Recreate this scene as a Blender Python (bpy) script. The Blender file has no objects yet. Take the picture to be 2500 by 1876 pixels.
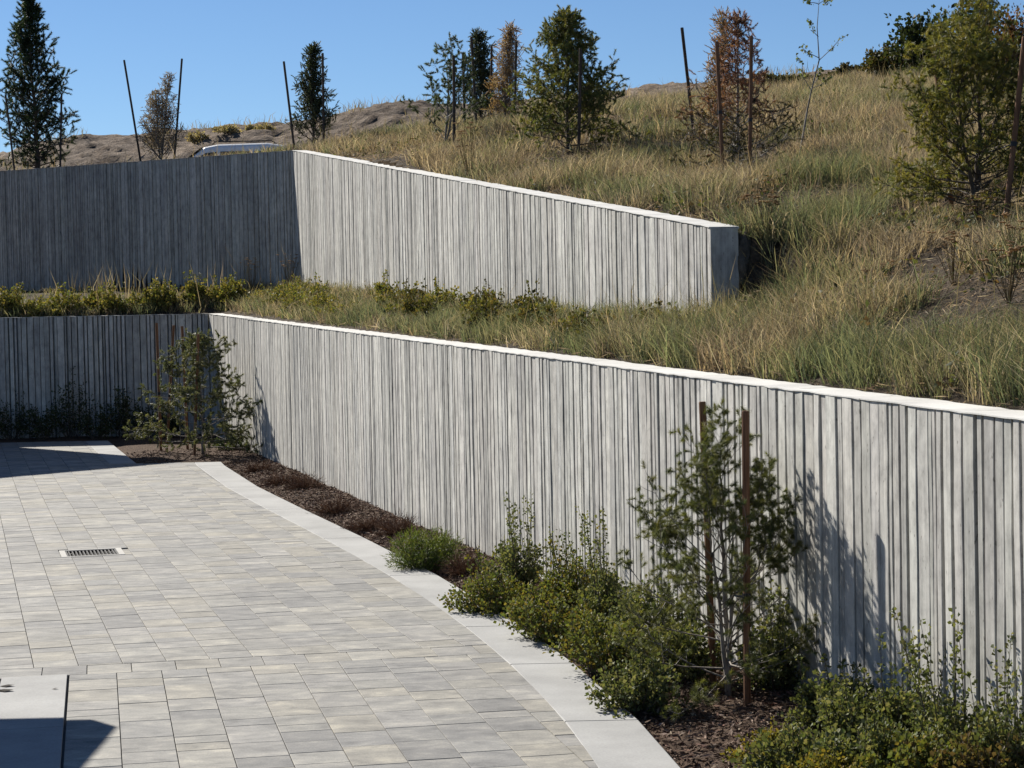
import bpy, math
import numpy as np
from mathutils import Matrix, Vector

scene = bpy.context.scene
COL = scene.collection
RNG = np.random.default_rng(11)

# ------------------------------------------------------------------ camera
F_PX, CX, CY = 5200.0, 1250.0, 938.0          # focal length and centre in photo pixels
EYE = np.array([0.0, 0.0, 2.6])
PITCH, ROLL = math.atan(193.0 / 5200.0), 0.020
_f = np.array([0.0, math.cos(PITCH), -math.sin(PITCH)])
_u0 = np.array([0.0, math.sin(PITCH), math.cos(PITCH)])
_r0 = np.array([1.0, 0.0, 0.0])
CR = math.cos(ROLL) * _r0 - math.sin(ROLL) * _u0
CU = math.sin(ROLL) * _r0 + math.cos(ROLL) * _u0
cam = bpy.data.cameras.new("camera")
cam.sensor_width = 36.0
cam.lens = F_PX / 2500.0 * 36.0
cam.clip_start = 0.1
cam.clip_end = 3000.0
cam_ob = bpy.data.objects.new("camera", cam)
COL.objects.link(cam_ob)
cam_ob.matrix_world = Matrix(((CR[0], CU[0], -_f[0], EYE[0]), (CR[1], CU[1], -_f[1], EYE[1]),
                              (CR[2], CU[2], -_f[2], EYE[2]), (0, 0, 0, 1)))
scene.camera = cam_ob

# ------------------------------------------------------------------ sky, sun, exposure
SUN_AZ, SUN_EL = math.radians(38.5), math.radians(33.5)     # azimuth measured from +Y towards -X
world = bpy.data.worlds.new("World")
scene.world = world
world.use_nodes = True
_wn = world.node_tree
_sky = _wn.nodes.new("ShaderNodeTexSky")
_sky.sky_type = 'NISHITA'
_sky.sun_disc = False
_sky.sun_elevation = SUN_EL
_sky.sun_rotation = -SUN_AZ
_sky.altitude = 2200.0
_sky.air_density = 1.0
_sky.dust_density = 0.0
_sky.ozone_density = 6.0
_bg = _wn.nodes["Background"]
_wn.links.new(_sky.outputs[0], _bg.inputs[0])
_bg.inputs[1].default_value = 0.05
sun = bpy.data.lights.new("sun", 'SUN')
sun.energy = 5.0
sun.angle = math.radians(0.5)
sun.color = (1.0, 0.94, 0.85)
sun_ob = bpy.data.objects.new("sun", sun)
COL.objects.link(sun_ob)
SUN_DIR = Vector((-math.sin(SUN_AZ) * math.cos(SUN_EL), math.cos(SUN_AZ) * math.cos(SUN_EL), math.sin(SUN_EL)))
sun_ob.rotation_euler = SUN_DIR.to_track_quat('Z', 'Y').to_euler()
sun_ob.location = (-20, 30, 40)
vs = scene.view_settings
vs.view_transform = 'Standard'
vs.look = 'None'
vs.exposure = 0.9
vs.gamma = 1.0
vs.use_curve_mapping = False
scene.cycles.max_bounces = 5
scene.cycles.diffuse_bounces = 3
scene.cycles.transparent_max_bounces = 4


# ------------------------------------------------------------------ pixel helpers (photo pixels)
def ray(px, py):
    return _f + CR * ((px - CX) / F_PX) + CU * (-(py - CY) / F_PX)


def at_z(px, py, z=0.0):
    d = ray(px, py)
    return EYE + d * ((z - EYE[2]) / d[2])


def at_y(px, py, Y):
    d = ray(px, py)
    return EYE + d * (Y / d[1])


def D(v):                      # pixel measured on the 2212 wide preview
    return v * 2500.0 / 2212.0


def project(P):
    d = np.asarray(P, float) - EYE
    w = d @ _f
    return CX + F_PX * (d @ CR) / w, CY - F_PX * (d @ CU) / w, w


# ------------------------------------------------------------------ noise
def _hash(ix, iy, s):
    n = (ix.astype(np.int64) * 374761393 + iy.astype(np.int64) * 668265263 + s * 1442695041) & 0x7fffffff
    n = ((n ^ (n >> 13)) * 1274126177) & 0x7fffffff
    return ((n ^ (n >> 16)) & 0xffff) / 65535.0


def vnoise(x, y, s=0):
    x = np.asarray(x, float); y = np.asarray(y, float)
    ix = np.floor(x); iy = np.floor(y)
    fx = x - ix; fy = y - iy
    fx = fx * fx * (3 - 2 * fx); fy = fy * fy * (3 - 2 * fy)
    a = _hash(ix, iy, s); b = _hash(ix + 1, iy, s); c = _hash(ix, iy + 1, s); d = _hash(ix + 1, iy + 1, s)
    return (a * (1 - fx) + b * fx) * (1 - fy) + (c * (1 - fx) + d * fx) * fy


def fbm(x, y, s=0, o=4):
    r = 0.0; a = 0.5
    for k in range(o):
        r = r + a * vnoise(np.asarray(x) * 2 ** k + 17.3 * k, np.asarray(y) * 2 ** k, s + k)
        a *= 0.5
    return r


def sstep(x):
    x = np.clip(x, 0, 1)
    return x * x * (3 - 2 * x)


# ------------------------------------------------------------------ materials
def lin(r, g, b):
    f = lambda c: (c / 255.0 / 12.92) if c <= 10 else ((c / 255.0 + 0.055) / 1.055) ** 2.4
    return (f(r), f(g), f(b))


MATS = {}


def new_mat(name):
    m = bpy.data.materials.new(name)
    m.use_nodes = True
    nt = m.node_tree
    b = nt.nodes["Principled BSDF"]
    MATS[name] = m
    return m, nt, b


def N(nt, kind, **kw):
    n = nt.nodes.new(kind)
    for k, v in kw.items():
        setattr(n, k, v)
    return n


def ramp(nt, fac, stops):
    r = N(nt, "ShaderNodeValToRGB")
    e = r.color_ramp.elements
    while len(e) > 1:
        e.remove(e[-1])
    e[0].position = stops[0][0]; e[0].color = (*stops[0][1], 1)
    for p, c in stops[1:]:
        el = e.new(p); el.color = (*c, 1)
    nt.links.new(fac, r.inputs[0])
    return r.outputs[0]


def noise_tex(nt, vec, scale, detail=4.0, rough=0.55, dist=0.0):
    n = N(nt, "ShaderNodeTexNoise")
    n.inputs["Scale"].default_value = scale
    n.inputs["Detail"].default_value = detail
    n.inputs["Roughness"].default_value = rough
    n.inputs["Distortion"].default_value = dist
    if vec is not None:
        nt.links.new(vec, n.inputs["Vector"])
    return n.outputs["Fac"]


def mapping(nt, vec, scale):
    mp = N(nt, "ShaderNodeMapping")
    mp.inputs["Scale"].default_value = scale
    nt.links.new(vec, mp.inputs["Vector"])
    return mp.outputs[0]


def mixc(nt, a, b, fac, mode='MIX'):
    m = N(nt, "ShaderNodeMix", data_type='RGBA', blend_type=mode)
    for idx, v in ((0, fac), (6, a), (7, b)):
        if isinstance(v, (int, float)):
            m.inputs[idx].default_value = v
        elif isinstance(v, tuple):
            m.inputs[idx].default_value = (*v, 1)
        else:
            nt.links.new(v, m.inputs[idx])
    return m.outputs[2]


def geo_pos(nt):
    return N(nt, "ShaderNodeNewGeometry").outputs["Position"]


def attr(nt, name):
    return N(nt, "ShaderNodeAttribute", attribute_name=name).outputs["Color"]


def bump(nt, b, h, strength, dist):
    n = N(nt, "ShaderNodeBump")
    n.inputs["Strength"].default_value = strength
    n.inputs["Distance"].default_value = dist
    nt.links.new(h, n.inputs["Height"])
    nt.links.new(n.outputs[0], b.inputs["Normal"])


def mat_wall():
    m, nt, b = new_mat("board_formed_concrete")
    p = geo_pos(nt)
    grain = noise_tex(nt, mapping(nt, p, (26, 26, 0.55)), 1.0, 5.0, 0.65, 0.3)
    cloud = noise_tex(nt, mapping(nt, p, (2.4, 2.4, 0.8)), 1.0, 5.0, 0.68)
    pits = noise_tex(nt, mapping(nt, p, (34, 34, 16)), 1.0, 2.0, 0.6)
    c1 = ramp(nt, grain, [(0.25, (0.36, 0.357, 0.343)), (0.5, (0.49, 0.484, 0.462)), (0.75, (0.62, 0.61, 0.58))])
    c2 = ramp(nt, cloud, [(0.30, (0.52, 0.53, 0.55)), (0.5, (0.84, 0.84, 0.83)), (0.68, (1.06, 1.06, 1.04))])
    c = mixc(nt, c1, c2, 0.75, 'MULTIPLY')
    c3 = ramp(nt, pits, [(0.27, (0.35, 0.34, 0.33)), (0.33, (1, 1, 1))])
    c = mixc(nt, c, c3, 0.8, 'MULTIPLY')
    mott = noise_tex(nt, mapping(nt, p, (9, 9, 6)), 1.0, 6.0, 0.7)
    c = mixc(nt, c, ramp(nt, mott, [(0.34, (0.68, 0.68, 0.68)), (0.5, (0.97, 0.97, 0.97)), (0.66, (1.2, 1.2, 1.19))]), 0.9, 'MULTIPLY')
    c = mixc(nt, c, attr(nt, "Col"), 1.0, 'MULTIPLY')
    nt.links.new(c, b.inputs["Base Color"])
    b.inputs["Roughness"].default_value = 0.9
    b.inputs["Specular IOR Level"].default_value = 0.2
    bump(nt, b, grain, 0.5, 0.006)
    return m


def mat_concrete(name, base, blot=0.12, rough=0.85):
    m, nt, b = new_mat(name)
    p = geo_pos(nt)
    n1 = noise_tex(nt, p, 1.6, 5.0, 0.6)
    n2 = noise_tex(nt, p, 60.0, 3.0, 0.6)
    d = tuple(x * (1 - blot) for x in base); l = tuple(min(1, x * (1 + blot * .5)) for x in base)
    c = ramp(nt, n1, [(0.3, d), (0.7, l)])
    sp = ramp(nt, n2, [(0.3, (0.88, 0.88, 0.88)), (0.7, (1.05, 1.05, 1.05))])
    c = mixc(nt, c, sp, 1.0, 'MULTIPLY')
    nt.links.new(c, b.inputs["Base Color"])
    b.inputs["Roughness"].default_value = rough
    b.inputs["Specular IOR Level"].default_value = 0.25
    bump(nt, b, n2, 0.25, 0.004)
    return m


def mat_paver():
    m, nt, b = new_mat("paver_concrete")
    p = geo_pos(nt)
    off = attr(nt, "Off")
    add = N(nt, "ShaderNodeVectorMath", operation='ADD')
    nt.links.new(p, add.inputs[0]); nt.links.new(off, add.inputs[1])
    v = add.outputs[0]
    blot = noise_tex(nt, mapping(nt, v, (4.0, 6.0, 1)), 1.0, 6.0, 0.68, 0.3)
    fine = noise_tex(nt, p, 75.0, 3.0, 0.6)
    tint = ramp(nt, blot, [(0.32, (0.60, 0.60, 0.605)), (0.45, (0.84, 0.84, 0.835)), (0.55, (1.0, 0.99, 0.97)), (0.68, (1.36, 1.33, 1.24))])
    c = mixc(nt, attr(nt, "Col"), tint, 1.0, 'MULTIPLY')
    sp = ramp(nt, fine, [(0.3, (0.84, 0.84, 0.84)), (0.7, (1.1, 1.1, 1.1))])
    c = mixc(nt, c, sp, 1.0, 'MULTIPLY')
    nt.links.new(c, b.inputs["Base Color"])
    b.inputs["Roughness"].default_value = 0.8
    b.inputs["Specular IOR Level"].default_value = 0.3
    bump(nt, b, fine, 0.3, 0.003)
    return m


def mat_ground(name, stops, scale, bump_d=0.05):
    m, nt, b = new_mat(name)
    p = geo_pos(nt)
    n1 = noise_tex(nt, p, scale, 7.0, 0.7)
    n2 = noise_tex(nt, p, scale * 0.13, 3.0, 0.5)
    c = ramp(nt, n1, stops)
    s = ramp(nt, n2, [(0.3, (0.75, 0.74, 0.72)), (0.7, (1.15, 1.12, 1.05))])
    c = mixc(nt, c, s, 1.0, 'MULTIPLY')
    nt.links.new(c, b.inputs["Base Color"])
    b.inputs["Roughness"].default_value = 0.95
    b.inputs["Specular IOR Level"].default_value = 0.1
    bump(nt, b, n1, 0.9, bump_d)
    return m


def mat_foliage(name, trans=0.25, rough=0.6, spec=0.25, tint=(1.15, 1.1, 0.55)):
    m, nt, b = new_mat(name)
    c = attr(nt, "Col")
    b.inputs["Roughness"].default_value = rough
    b.inputs["Specular IOR Level"].default_value = spec
    nt.links.new(c, b.inputs["Base Color"])
    t = N(nt, "ShaderNodeBsdfTranslucent")
    tc = mixc(nt, c, tint, 1.0, 'MULTIPLY')
    nt.links.new(tc, t.inputs[0])
    mx = N(nt, "ShaderNodeMixShader")
    mx.inputs[0].default_value = trans
    nt.links.new(b.outputs[0], mx.inputs[1]); nt.links.new(t.outputs[0], mx.inputs[2])
    nt.links.new(mx.outputs[0], nt.nodes["Material Output"].inputs[0])
    return m


def mat_bark(name, dark, light, stretch=(30, 30, 5)):
    m, nt, b = new_mat(name)
    p = geo_pos(nt)
    n1 = noise_tex(nt, mapping(nt, p, stretch), 1.0, 5.0, 0.65, 0.4)
    c = ramp(nt, n1, [(0.3, dark), (0.7, light)])
    nt.links.new(c, b.inputs["Base Color"])
    b.inputs["Roughness"].default_value = 0.85
    b.inputs["Specular IOR Level"].default_value = 0.2
    bump(nt, b, n1, 0.6, 0.006)
    return m


def mat_plain(name, col, rough=0.5, metal=0.0, spec=0.5, coat=0.0):
    m, nt, b = new_mat(name)
    p = geo_pos(nt)
    n1 = noise_tex(nt, p, 9.0, 4.0, 0.6)
    c = ramp(nt, n1, [(0.3, tuple(x * 0.86 for x in col)), (0.7, tuple(min(1, x * 1.08) for x in col))])
    nt.links.new(c, b.inputs["Base Color"])
    b.inputs["Roughness"].default_value = rough
    b.inputs["Metallic"].default_value = metal
    b.inputs["Specular IOR Level"].default_value = spec
    b.inputs["Coat Weight"].default_value = coat
    return m


M_WALL = mat_wall()
M_CAP = mat_concrete("cap_concrete", (0.60, 0.595, 0.565), 0.2)
M_KERB = mat_concrete("kerb_concrete", (0.335, 0.337, 0.33), 0.2)
M_PAVER = mat_paver()
M_JOINT = mat_concrete("joint_sand", (0.13, 0.125, 0.115), 0.25)
M_MULCH = mat_ground("mulch", [(0.3, (0.028, 0.019, 0.014)), (0.5, (0.085, 0.058, 0.043)), (0.72, (0.18, 0.13, 0.098))], 38.0, 0.03)
M_SOIL = mat_ground("hill_soil", [(0.3, (0.03, 0.024, 0.018)), (0.5, (0.07, 0.056, 0.042)), (0.75, (0.15, 0.12, 0.09))], 9.0, 0.12)
M_DIRT = mat_ground("rocky_dirt", [(0.3, (0.075, 0.058, 0.046)), (0.5, (0.17, 0.135, 0.108)), (0.75, (0.30, 0.25, 0.205))], 2.2, 0.25)
M_FIELD = mat_ground("far_ground", [(0.3, (0.10, 0.085, 0.05)), (0.7, (0.22, 0.18, 0.11))], 0.6, 0.2)
M_NEEDLE = mat_foliage("needles", 0.32, 0.55, 0.3)
M_LEAF = mat_foliage("leaves", 0.36, 0.6, 0.15)
M_GRASS = mat_foliage("grass_blades", 0.40, 0.75, 0.1, (1.04, 1.0, 0.78))
M_CHIP = mat_foliage("wood_chips", 0.0, 0.85, 0.1)
M_BARK = mat_bark("conifer_bark", (0.035, 0.028, 0.023), (0.16, 0.13, 0.105))
M_BARK_G = mat_bark("grey_bark", (0.09, 0.08, 0.07), (0.30, 0.27, 0.235))
M_STAKE = mat_bark("stake_wood", (0.085, 0.040, 0.022), (0.235, 0.125, 0.070), (55, 55, 3))
M_STAKE_D = mat_bark("weathered_stake_wood", (0.030, 0.024, 0.020), (0.10, 0.076, 0.058), (55, 55, 3))
M_STRAP = mat_plain("black_strap", (0.012, 0.012, 0.013), 0.6)
M_IRON = mat_plain("cast_iron", (0.016, 0.016, 0.016), 0.7, 0.0)
M_PIT = mat_plain("drain_pit", (0.006, 0.006, 0.006), 0.9)
M_FRAME = mat_concrete("drain_frame_concrete", (0.44, 0.43, 0.40), 0.1)
M_PAINT = mat_plain("white_car_paint", (0.82, 0.82, 0.81), 0.45, 0.0, 0.3, 0.0)
M_GLASS = mat_plain("car_glass", (0.012, 0.014, 0.016), 0.06, 0.0, 0.7)
M_TYRE = mat_plain("tyre_rubber", (0.02, 0.02, 0.02), 0.8)
M_RIM = mat_plain("alloy_rim", (0.45, 0.45, 0.46), 0.3, 0.9)
M_LAMP = mat_plain("red_lamp", (0.35, 0.02, 0.02), 0.2)
M_STUCCO = mat_concrete("house_stucco", (0.42, 0.39, 0.34), 0.1)
M_ROOF = mat_plain("metal_roof_edge", (0.06, 0.055, 0.05), 0.45, 0.4)
M_ROCK = mat_ground("boulder_rock", [(0.3, (0.03, 0.028, 0.026)), (0.7, (0.13, 0.12, 0.11))], 6.0, 0.05)


# ------------------------------------------------------------------ objects
def props(o, label=None, cat=None, group=None, kind=None):
    if label: o["label"] = label
    if cat: o["category"] = cat
    if group: o["group"] = group
    if kind: o["kind"] = kind
    return o


def empty(name, loc=(0, 0, 0)):
    o = bpy.data.objects.new(name, None)
    o.empty_display_size = 0.2
    COL.objects.link(o)
    o.location = loc
    return o


def link_mesh(name, me, parent=None):
    o = bpy.data.objects.new(name, me)
    COL.objects.link(o)
    if parent is not None:
        o.parent = parent
        o.matrix_parent_inverse = Matrix.Translation(-Vector(parent.location))
    return o


def np_mesh(name, V, F, mat, parent=None, col=None, off=None, smooth=False):
    """V (n,3), F (m,3 or 4) arrays; col/off per-vertex RGB."""
    V = np.asarray(V, np.float32); F = np.asarray(F, np.int32)
    me = bpy.data.meshes.new(name)
    k = F.shape[1]
    me.vertices.add(len(V)); me.vertices.foreach_set("co", V.ravel())
    me.loops.add(F.size); me.loops.foreach_set("vertex_index", F.ravel())
    me.polygons.add(len(F))
    me.polygons.foreach_set("loop_start", np.arange(0, F.size, k, dtype=np.int32))
    me.polygons.foreach_set("loop_total", np.full(len(F), k, np.int32))
    me.update(calc_edges=True)
    me.validate()
    if smooth:
        me.polygons.foreach_set("use_smooth", np.ones(len(me.polygons), bool))
    for nm, c in (("Col", col), ("Off", off)):
        if c is not None:
            a = me.color_attributes.new(nm, 'FLOAT_COLOR', 'POINT')
            c = np.asarray(c, np.float32)
            if c.ndim == 1:
                c = np.tile(c, (len(V), 1))
            a.data.foreach_set("color", np.concatenate([c, np.ones((len(V), 1), np.float32)], 1).ravel())
    me.materials.append(mat)
    return link_mesh(name, me, parent)


class MB:
    """collects convex polygons (any size) into one mesh"""
    def __init__(self):
        self.v = []; self.f = []; self.c = []; self.o = []

    def add(self, verts, faces, col=(1, 1, 1), off=(0, 0, 0)):
        b = len(self.v)
        self.v += [tuple(p) for p in verts]
        self.f += [tuple(b + i for i in f) for f in faces]
        self.c += [col] * len(verts); self.o += [off] * len(verts)

    def box(self, lo, hi, **k):
        x0, y0, z0 = lo; x1, y1, z1 = hi
        self.add([(x0, y0, z0), (x1, y0, z0), (x1, y1, z0), (x0, y1, z0), (x0, y0, z1), (x1, y0, z1), (x1, y1, z1), (x0, y1, z1)],
                 [(3, 2, 1, 0), (4, 5, 6, 7), (0, 1, 5, 4), (1, 2, 6, 5), (2, 3, 7, 6), (3, 0, 4, 7)], **k)

    def prism(self, poly, z0, z1, bev=0.0, **k):
        """vertical prism on a CCW convex polygon, top edge chamfered"""
        P = np.asarray(poly, float); n = len(P)
        c = P.mean(0)
        if bev > 0:
            d = c - P; L = np.linalg.norm(d, axis=1, keepdims=True)
            I = P + d / np.maximum(L, 1e-6) * np.minimum(bev * 1.4, L * 0.3)
            vs_ = [(x, y, z0) for x, y in P] + [(x, y, z1 - bev) for x, y in P] + [(x, y, z1) for x, y in I]
            fs = [(i, (i + 1) % n, n + (i + 1) % n, n + i) for i in range(n)]
            fs += [(n + i, n + (i + 1) % n, 2 * n + (i + 1) % n, 2 * n + i) for i in range(n)]
            fs += [tuple(range(2 * n, 3 * n))]
        else:
            vs_ = [(x, y, z0) for x, y in P] + [(x, y, z1) for x, y in P]
            fs = [(i, (i + 1) % n, n + (i + 1) % n, n + i) for i in range(n)] + [tuple(range(n, 2 * n))]
        self.add(vs_, fs, **k)

    def tube(self, pts, rad, n=6, cap=True, **k):
        pts = [np.asarray(p, float) for p in pts]
        if np.isscalar(rad): rad = [rad] * len(pts)
        vs_ = []; up = np.array([0.31, 0.17, 0.93])
        for i, p in enumerate(pts):
            t = pts[min(i + 1, len(pts) - 1)] - pts[max(i - 1, 0)]
            t = t / (np.linalg.norm(t) + 1e-9)
            if abs(t @ up) > 0.97: up = np.array([0.9, 0.3, 0.1])
            a = np.cross(t, up); a /= np.linalg.norm(a); b = np.cross(t, a)
            for j in range(n):
                an = 2 * math.pi * j / n
                vs_.append(p + rad[i] * (math.cos(an) * a + math.sin(an) * b))
        fs = []
        for i in range(len(pts) - 1):
            for j in range(n):
                fs.append((i * n + j, (i + 1) * n + j, (i + 1) * n + (j + 1) % n, i * n + (j + 1) % n))
        if cap:
            fs.append(tuple(reversed(range((len(pts) - 1) * n, len(pts) * n)))); fs.append(tuple(range(n)))
        self.add(vs_, fs, **k)

    def build(self, name, mat, parent=None, smooth=False, attrs=False):
        me = bpy.data.meshes.new(name)
        me.from_pydata([tuple(map(float, p)) for p in self.v], [], self.f)
        me.update()
        if attrs:
            for nm, c in (("Col", self.c), ("Off", self.o)):
                a = me.color_attributes.new(nm, 'FLOAT_COLOR', 'POINT')
                c = np.asarray(c, np.float32)
                a.data.foreach_set("color", np.concatenate([c, np.ones((len(c), 1), np.float32)], 1).ravel())
        if smooth:
            me.polygons.foreach_set("use_smooth", np.ones(len(me.polygons), bool))
        me.materials.append(mat)
        return link_mesh(name, me, parent)


# ------------------------------------------------------------------ plan of the place
def wall_x(Y):                       # patio face of the lower wall
    return 5.54 - 0.265 * Y


LW_C = math.cos(math.atan(0.265))
Y_COR = 44.9                         # inner corner of the lower wall
_tA = at_y(514, 766, Y_COR)[2]
_tB = at_y(2500, 1023, 10.97)[2]


def low_top(Y):
    return _tB + (_tA - _tB) * (np.clip(Y, 6, Y_COR) - 10.97) / (Y_COR - 10.97)


U_END = at_y(1733, 554, 20.0)        # near end of the upper wall, top of its front face
U_COR = at_y(714, 367, 46.0)         # its corner
U_LEFT = at_y(0, 418, 54.0)
_ud = (U_LEFT - U_COR); U_LEFT2 = U_COR + _ud * 1.22


def unit(v):
    v = np.asarray(v, float)
    return v / np.linalg.norm(v)


_ul = unit((U_COR - U_END)[:2])      # along the lit upper wall, away from the camera
_un = np.array([_ul[1], -_ul[0]])    # into the hill
_dl = unit((U_LEFT - U_COR)[:2])
_dn = np.array([_dl[1], -_dl[0]])
if _dn[1] < 0: _dn = -_dn


def up_base(Y):
    return 2.36 + (3.08 - 2.36) * (np.clip(Y, 14, 50) - 20) / 26.0


# hill height control points
_cp = [(4.37, 20, 3.16), (3.24, 29, 4.26), (.92, 34, 5.0), (-1.17, 38, 5.46), (-.6, 42, 5.98), (-4.3, 47.5, 6.2),
       (-8.3, 53.0, 6.15), (-12.4, 56.5, 6.2), (-8.9, 66, 5.85), (-15, 63, 5.85), (-5, 62, 6.3), (-10, 58, 5.95), (-15, 58, 5.95),
       (-9.5, 73, 7.9), (-4.5, 69, 7.6), (-16, 73, 7.6), (7.5, 17, 3.6), (4.5, 12, 2.6), (3.2, 10.8, 2.1), (8, 24, 4.5), (9, 33, 5.6),
       (6.5, 45, 6.7), (1.5, 50, 7.0), (14, 45, 7.4), (14, 25, 5.6), (14, 12, 3.9), (6, 6, 2.1)]
for px, py, Y in ((0, 392, 78), (160, 345, 79), (400, 326, 80), (600, 308, 80), (780, 300, 78), (880, 277, 76), (972, 244, 75), (1080, 262, 75),
                  (1230, 262, 72), (1400, 258, 68), (1530, 252, 64), (1673, 240, 60), (1800, 222, 60), (1950, 205, 60),
                  (2125, 176, 60), (2300, 150, 60), (2500, 130, 60), (-500, 420, 80), (3200, 60, 60)):
    _cp.append(tuple(at_y(px, py, Y)))
for t in (0.02, 0.25, 0.5, 0.75, 1.0):
    q = U_END + (U_COR - U_END) * t
    _cp.append((q[0] + _un[0] * .35, q[1] + _un[1] * .35, q[2] - 0.10))
for t in (0.4, 0.9):
    q = U_COR + (U_LEFT - U_COR) * t
    _cp.append((q[0] + _dn[0] * .35, q[1] + _dn[1] * .35, q[2] - 0.12))
for X in (-60, -30, -5, 20, 45):
    _cp.append((X, 105, 6.6)); _cp.append((X, 170, 2.0))
_cp += [(-45, 75, 6.5), (-40, 55, 5.5), (40, 60, 11.5), (40, 25, 8.0), (30, 8, 5.0)]
_cp = np.array(_cp)


def _tps(r2):
    return 0.5 * r2 * np.log(r2 + 1e-9)


def _fit():
    n = len(_cp); P = _cp[:, :2] / 10.0
    K = _tps(((P[:, None] - P[None]) ** 2).sum(-1)) + np.eye(n) * 0.02
    Q = np.c_[np.ones(n), P]
    A = np.zeros((n + 3, n + 3)); A[:n, :n] = K; A[:n, n:] = Q; A[n:, :n] = Q.T
    return np.linalg.solve(A, np.r_[_cp[:, 2], 0, 0, 0])


_W = _fit()


def hill_z(X, Y):
    X = np.asarray(X, float); Y = np.asarray(Y, float)
    sh = X.shape; x = X.ravel() / 10; y = Y.ravel() / 10
    r = np.zeros(len(x))
    P = _cp[:, :2] / 10
    for i in range(len(P)):
        r += _W[i] * _tps((x - P[i, 0]) ** 2 + (y - P[i, 1]) ** 2)
    r += _W[-3] + _W[-2] * x + _W[-1] * y
    return r.reshape(sh)


def d_low(X, Y):
    return np.maximum((X - wall_x(Y)) * LW_C, Y - Y_COR)


def d_up(X, Y):
    tu = (X - U_COR[0]) * _un[0] + (Y - U_COR[1]) * _un[1]
    du = (X - U_COR[0]) * _dn[0] + (Y - U_COR[1]) * _dn[1]
    return np.maximum(tu, du)


def ground_z(X, Y, rough=True):
    X = np.asarray(X, float); Y = np.asarray(Y, float)
    dl = d_low(X, Y); du = d_up(X, Y) - 0.14
    base = low_top(Y) - 0.07
    fr = np.clip(dl / (dl + np.maximum(-du, 0) + 1e-6), 0, 1)
    zl = base + (up_base(Y) - base) * fr
    width = 0.05 + np.clip((20.05 - Y) * 0.9, 0, 2.6)
    du = du - 0.36 * sstep((20.2 - Y) / 0.2) * sstep((Y - 15.5) / 3.0)
    w = sstep(du / width + 0.5)
    z = zl * (1 - w) + hill_z(X, Y) * w
    if rough:
        amp = 0.05 * sstep((dl - 0.3) / 1.0) + 0.25 * sstep((Y - 60) / 12)
        z = z + amp * (fbm(X * 0.9, Y * 0.9, 3) - 0.47) * 2
        z = z + sstep((Y - 66) / 6) * (0.5 * np.abs(fbm(X * .5, Y * .5, 9, 3) - 0.45) + 0.42 * np.abs(fbm(X * 2.6, Y * 2.6, 12, 3) - 0.45) - .10)
    return z


# ------------------------------------------------------------------ terrain
def grid_mesh(name, xs, ys, zf, keep, mat):
    X, Y = np.meshgrid(xs, ys)
    Z = zf(X, Y)
    nx = len(xs); ny = len(ys)
    idx = np.arange(nx * ny).reshape(ny, nx)
    q = np.stack([idx[:-1, :-1], idx[:-1, 1:], idx[1:, 1:], idx[1:, :-1]], -1).reshape(-1, 4)
    if keep is not None:
        k = keep(X, Y).ravel()
        q = q[k[q].all(1)]
        used = np.zeros(nx * ny, bool); used[q.ravel()] = True
        re = np.cumsum(used) - 1
        V = np.c_[X.ravel(), Y.ravel(), Z.ravel()][used]; q = re[q]
    else:
        V = np.c_[X.ravel(), Y.ravel(), Z.ravel()]
    return np_mesh(name, V, q, mat, smooth=True)


hill = grid_mesh("hillside", np.arange(-15, 16.01, 0.13), np.arange(5, 60.01, 0.13), ground_z,
                 lambda X, Y: d_low(X, Y) > 0.12, M_SOIL)
props(hill, kind="structure")
bank = grid_mesh("dirt_bank", np.r_[np.arange(-70, -22, 1.5), np.arange(-22, 20, 0.22), np.arange(20, 60.1, 1.5)], np.r_[np.arange(60.0, 86, 0.24), np.arange(86, 200, 3.0)], ground_z, None, M_DIRT)
props(bank, kind="structure")
far_l = grid_mesh("meadow_slope", np.arange(-70, -14.7, 1.0), np.arange(5, 60.6, 1.0), lambda X, Y: ground_z(X, Y, False) - 0.02,
                  lambda X, Y: Y > 44, M_FIELD)
props(far_l, kind="structure")
far_r = grid_mesh("meadow_slope", np.arange(15.87, 60, 1.0), np.arange(5, 60.6, 1.0), lambda X, Y: ground_z(X, Y, False) - 0.02, None, M_FIELD)
props(far_r, kind="structure")
_g = MB(); _g.add([(-900, -900, -0.35), (900, -900, -0.35), (900, 900, -0.35), (-900, 900, -0.35)], [(0, 1, 2, 3)])
props(_g.build("ground", M_FIELD), kind="structure")


# ------------------------------------------------------------------ kerb and paving plan
_ki = np.array([at_z(*p)[:2] for p in ((475, 1130), (662, 1245), (785, 1316), (945, 1406), (1157, 1531), (1246, 1625), (1377, 1768), (1465, 1872))])
_kc = np.polyfit(_ki[:, 1] - 24, _ki[:, 0], 3)
Y_EDGE = 36.65                        # far edge of the near paving


def kerb_in(Y):
    Yc = np.clip(Y, 11.5, 37.5)
    s = np.polyval(np.polyder(_kc), Yc - 24)
    return np.polyval(_kc, Yc - 24) + s * (Y - Yc)


KW = 0.46


def kerb_out(Y):
    return kerb_in(Y) + KW


_fa = at_z(260, 1073)[:2]; _fb = at_z(334, 1132)[:2]


def far_out(Y):
    return _fa[0] + (_fb[0] - _fa[0]) * (Y - _fa[1]) / (_fb[1] - _fa[1])


Y_FAR = 43.4


def in_paving(X, Y):
    return np.where(Y < Y_EDGE, X < kerb_out(Y), (X < far_out(Y)) & (Y < Y_FAR))


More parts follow.
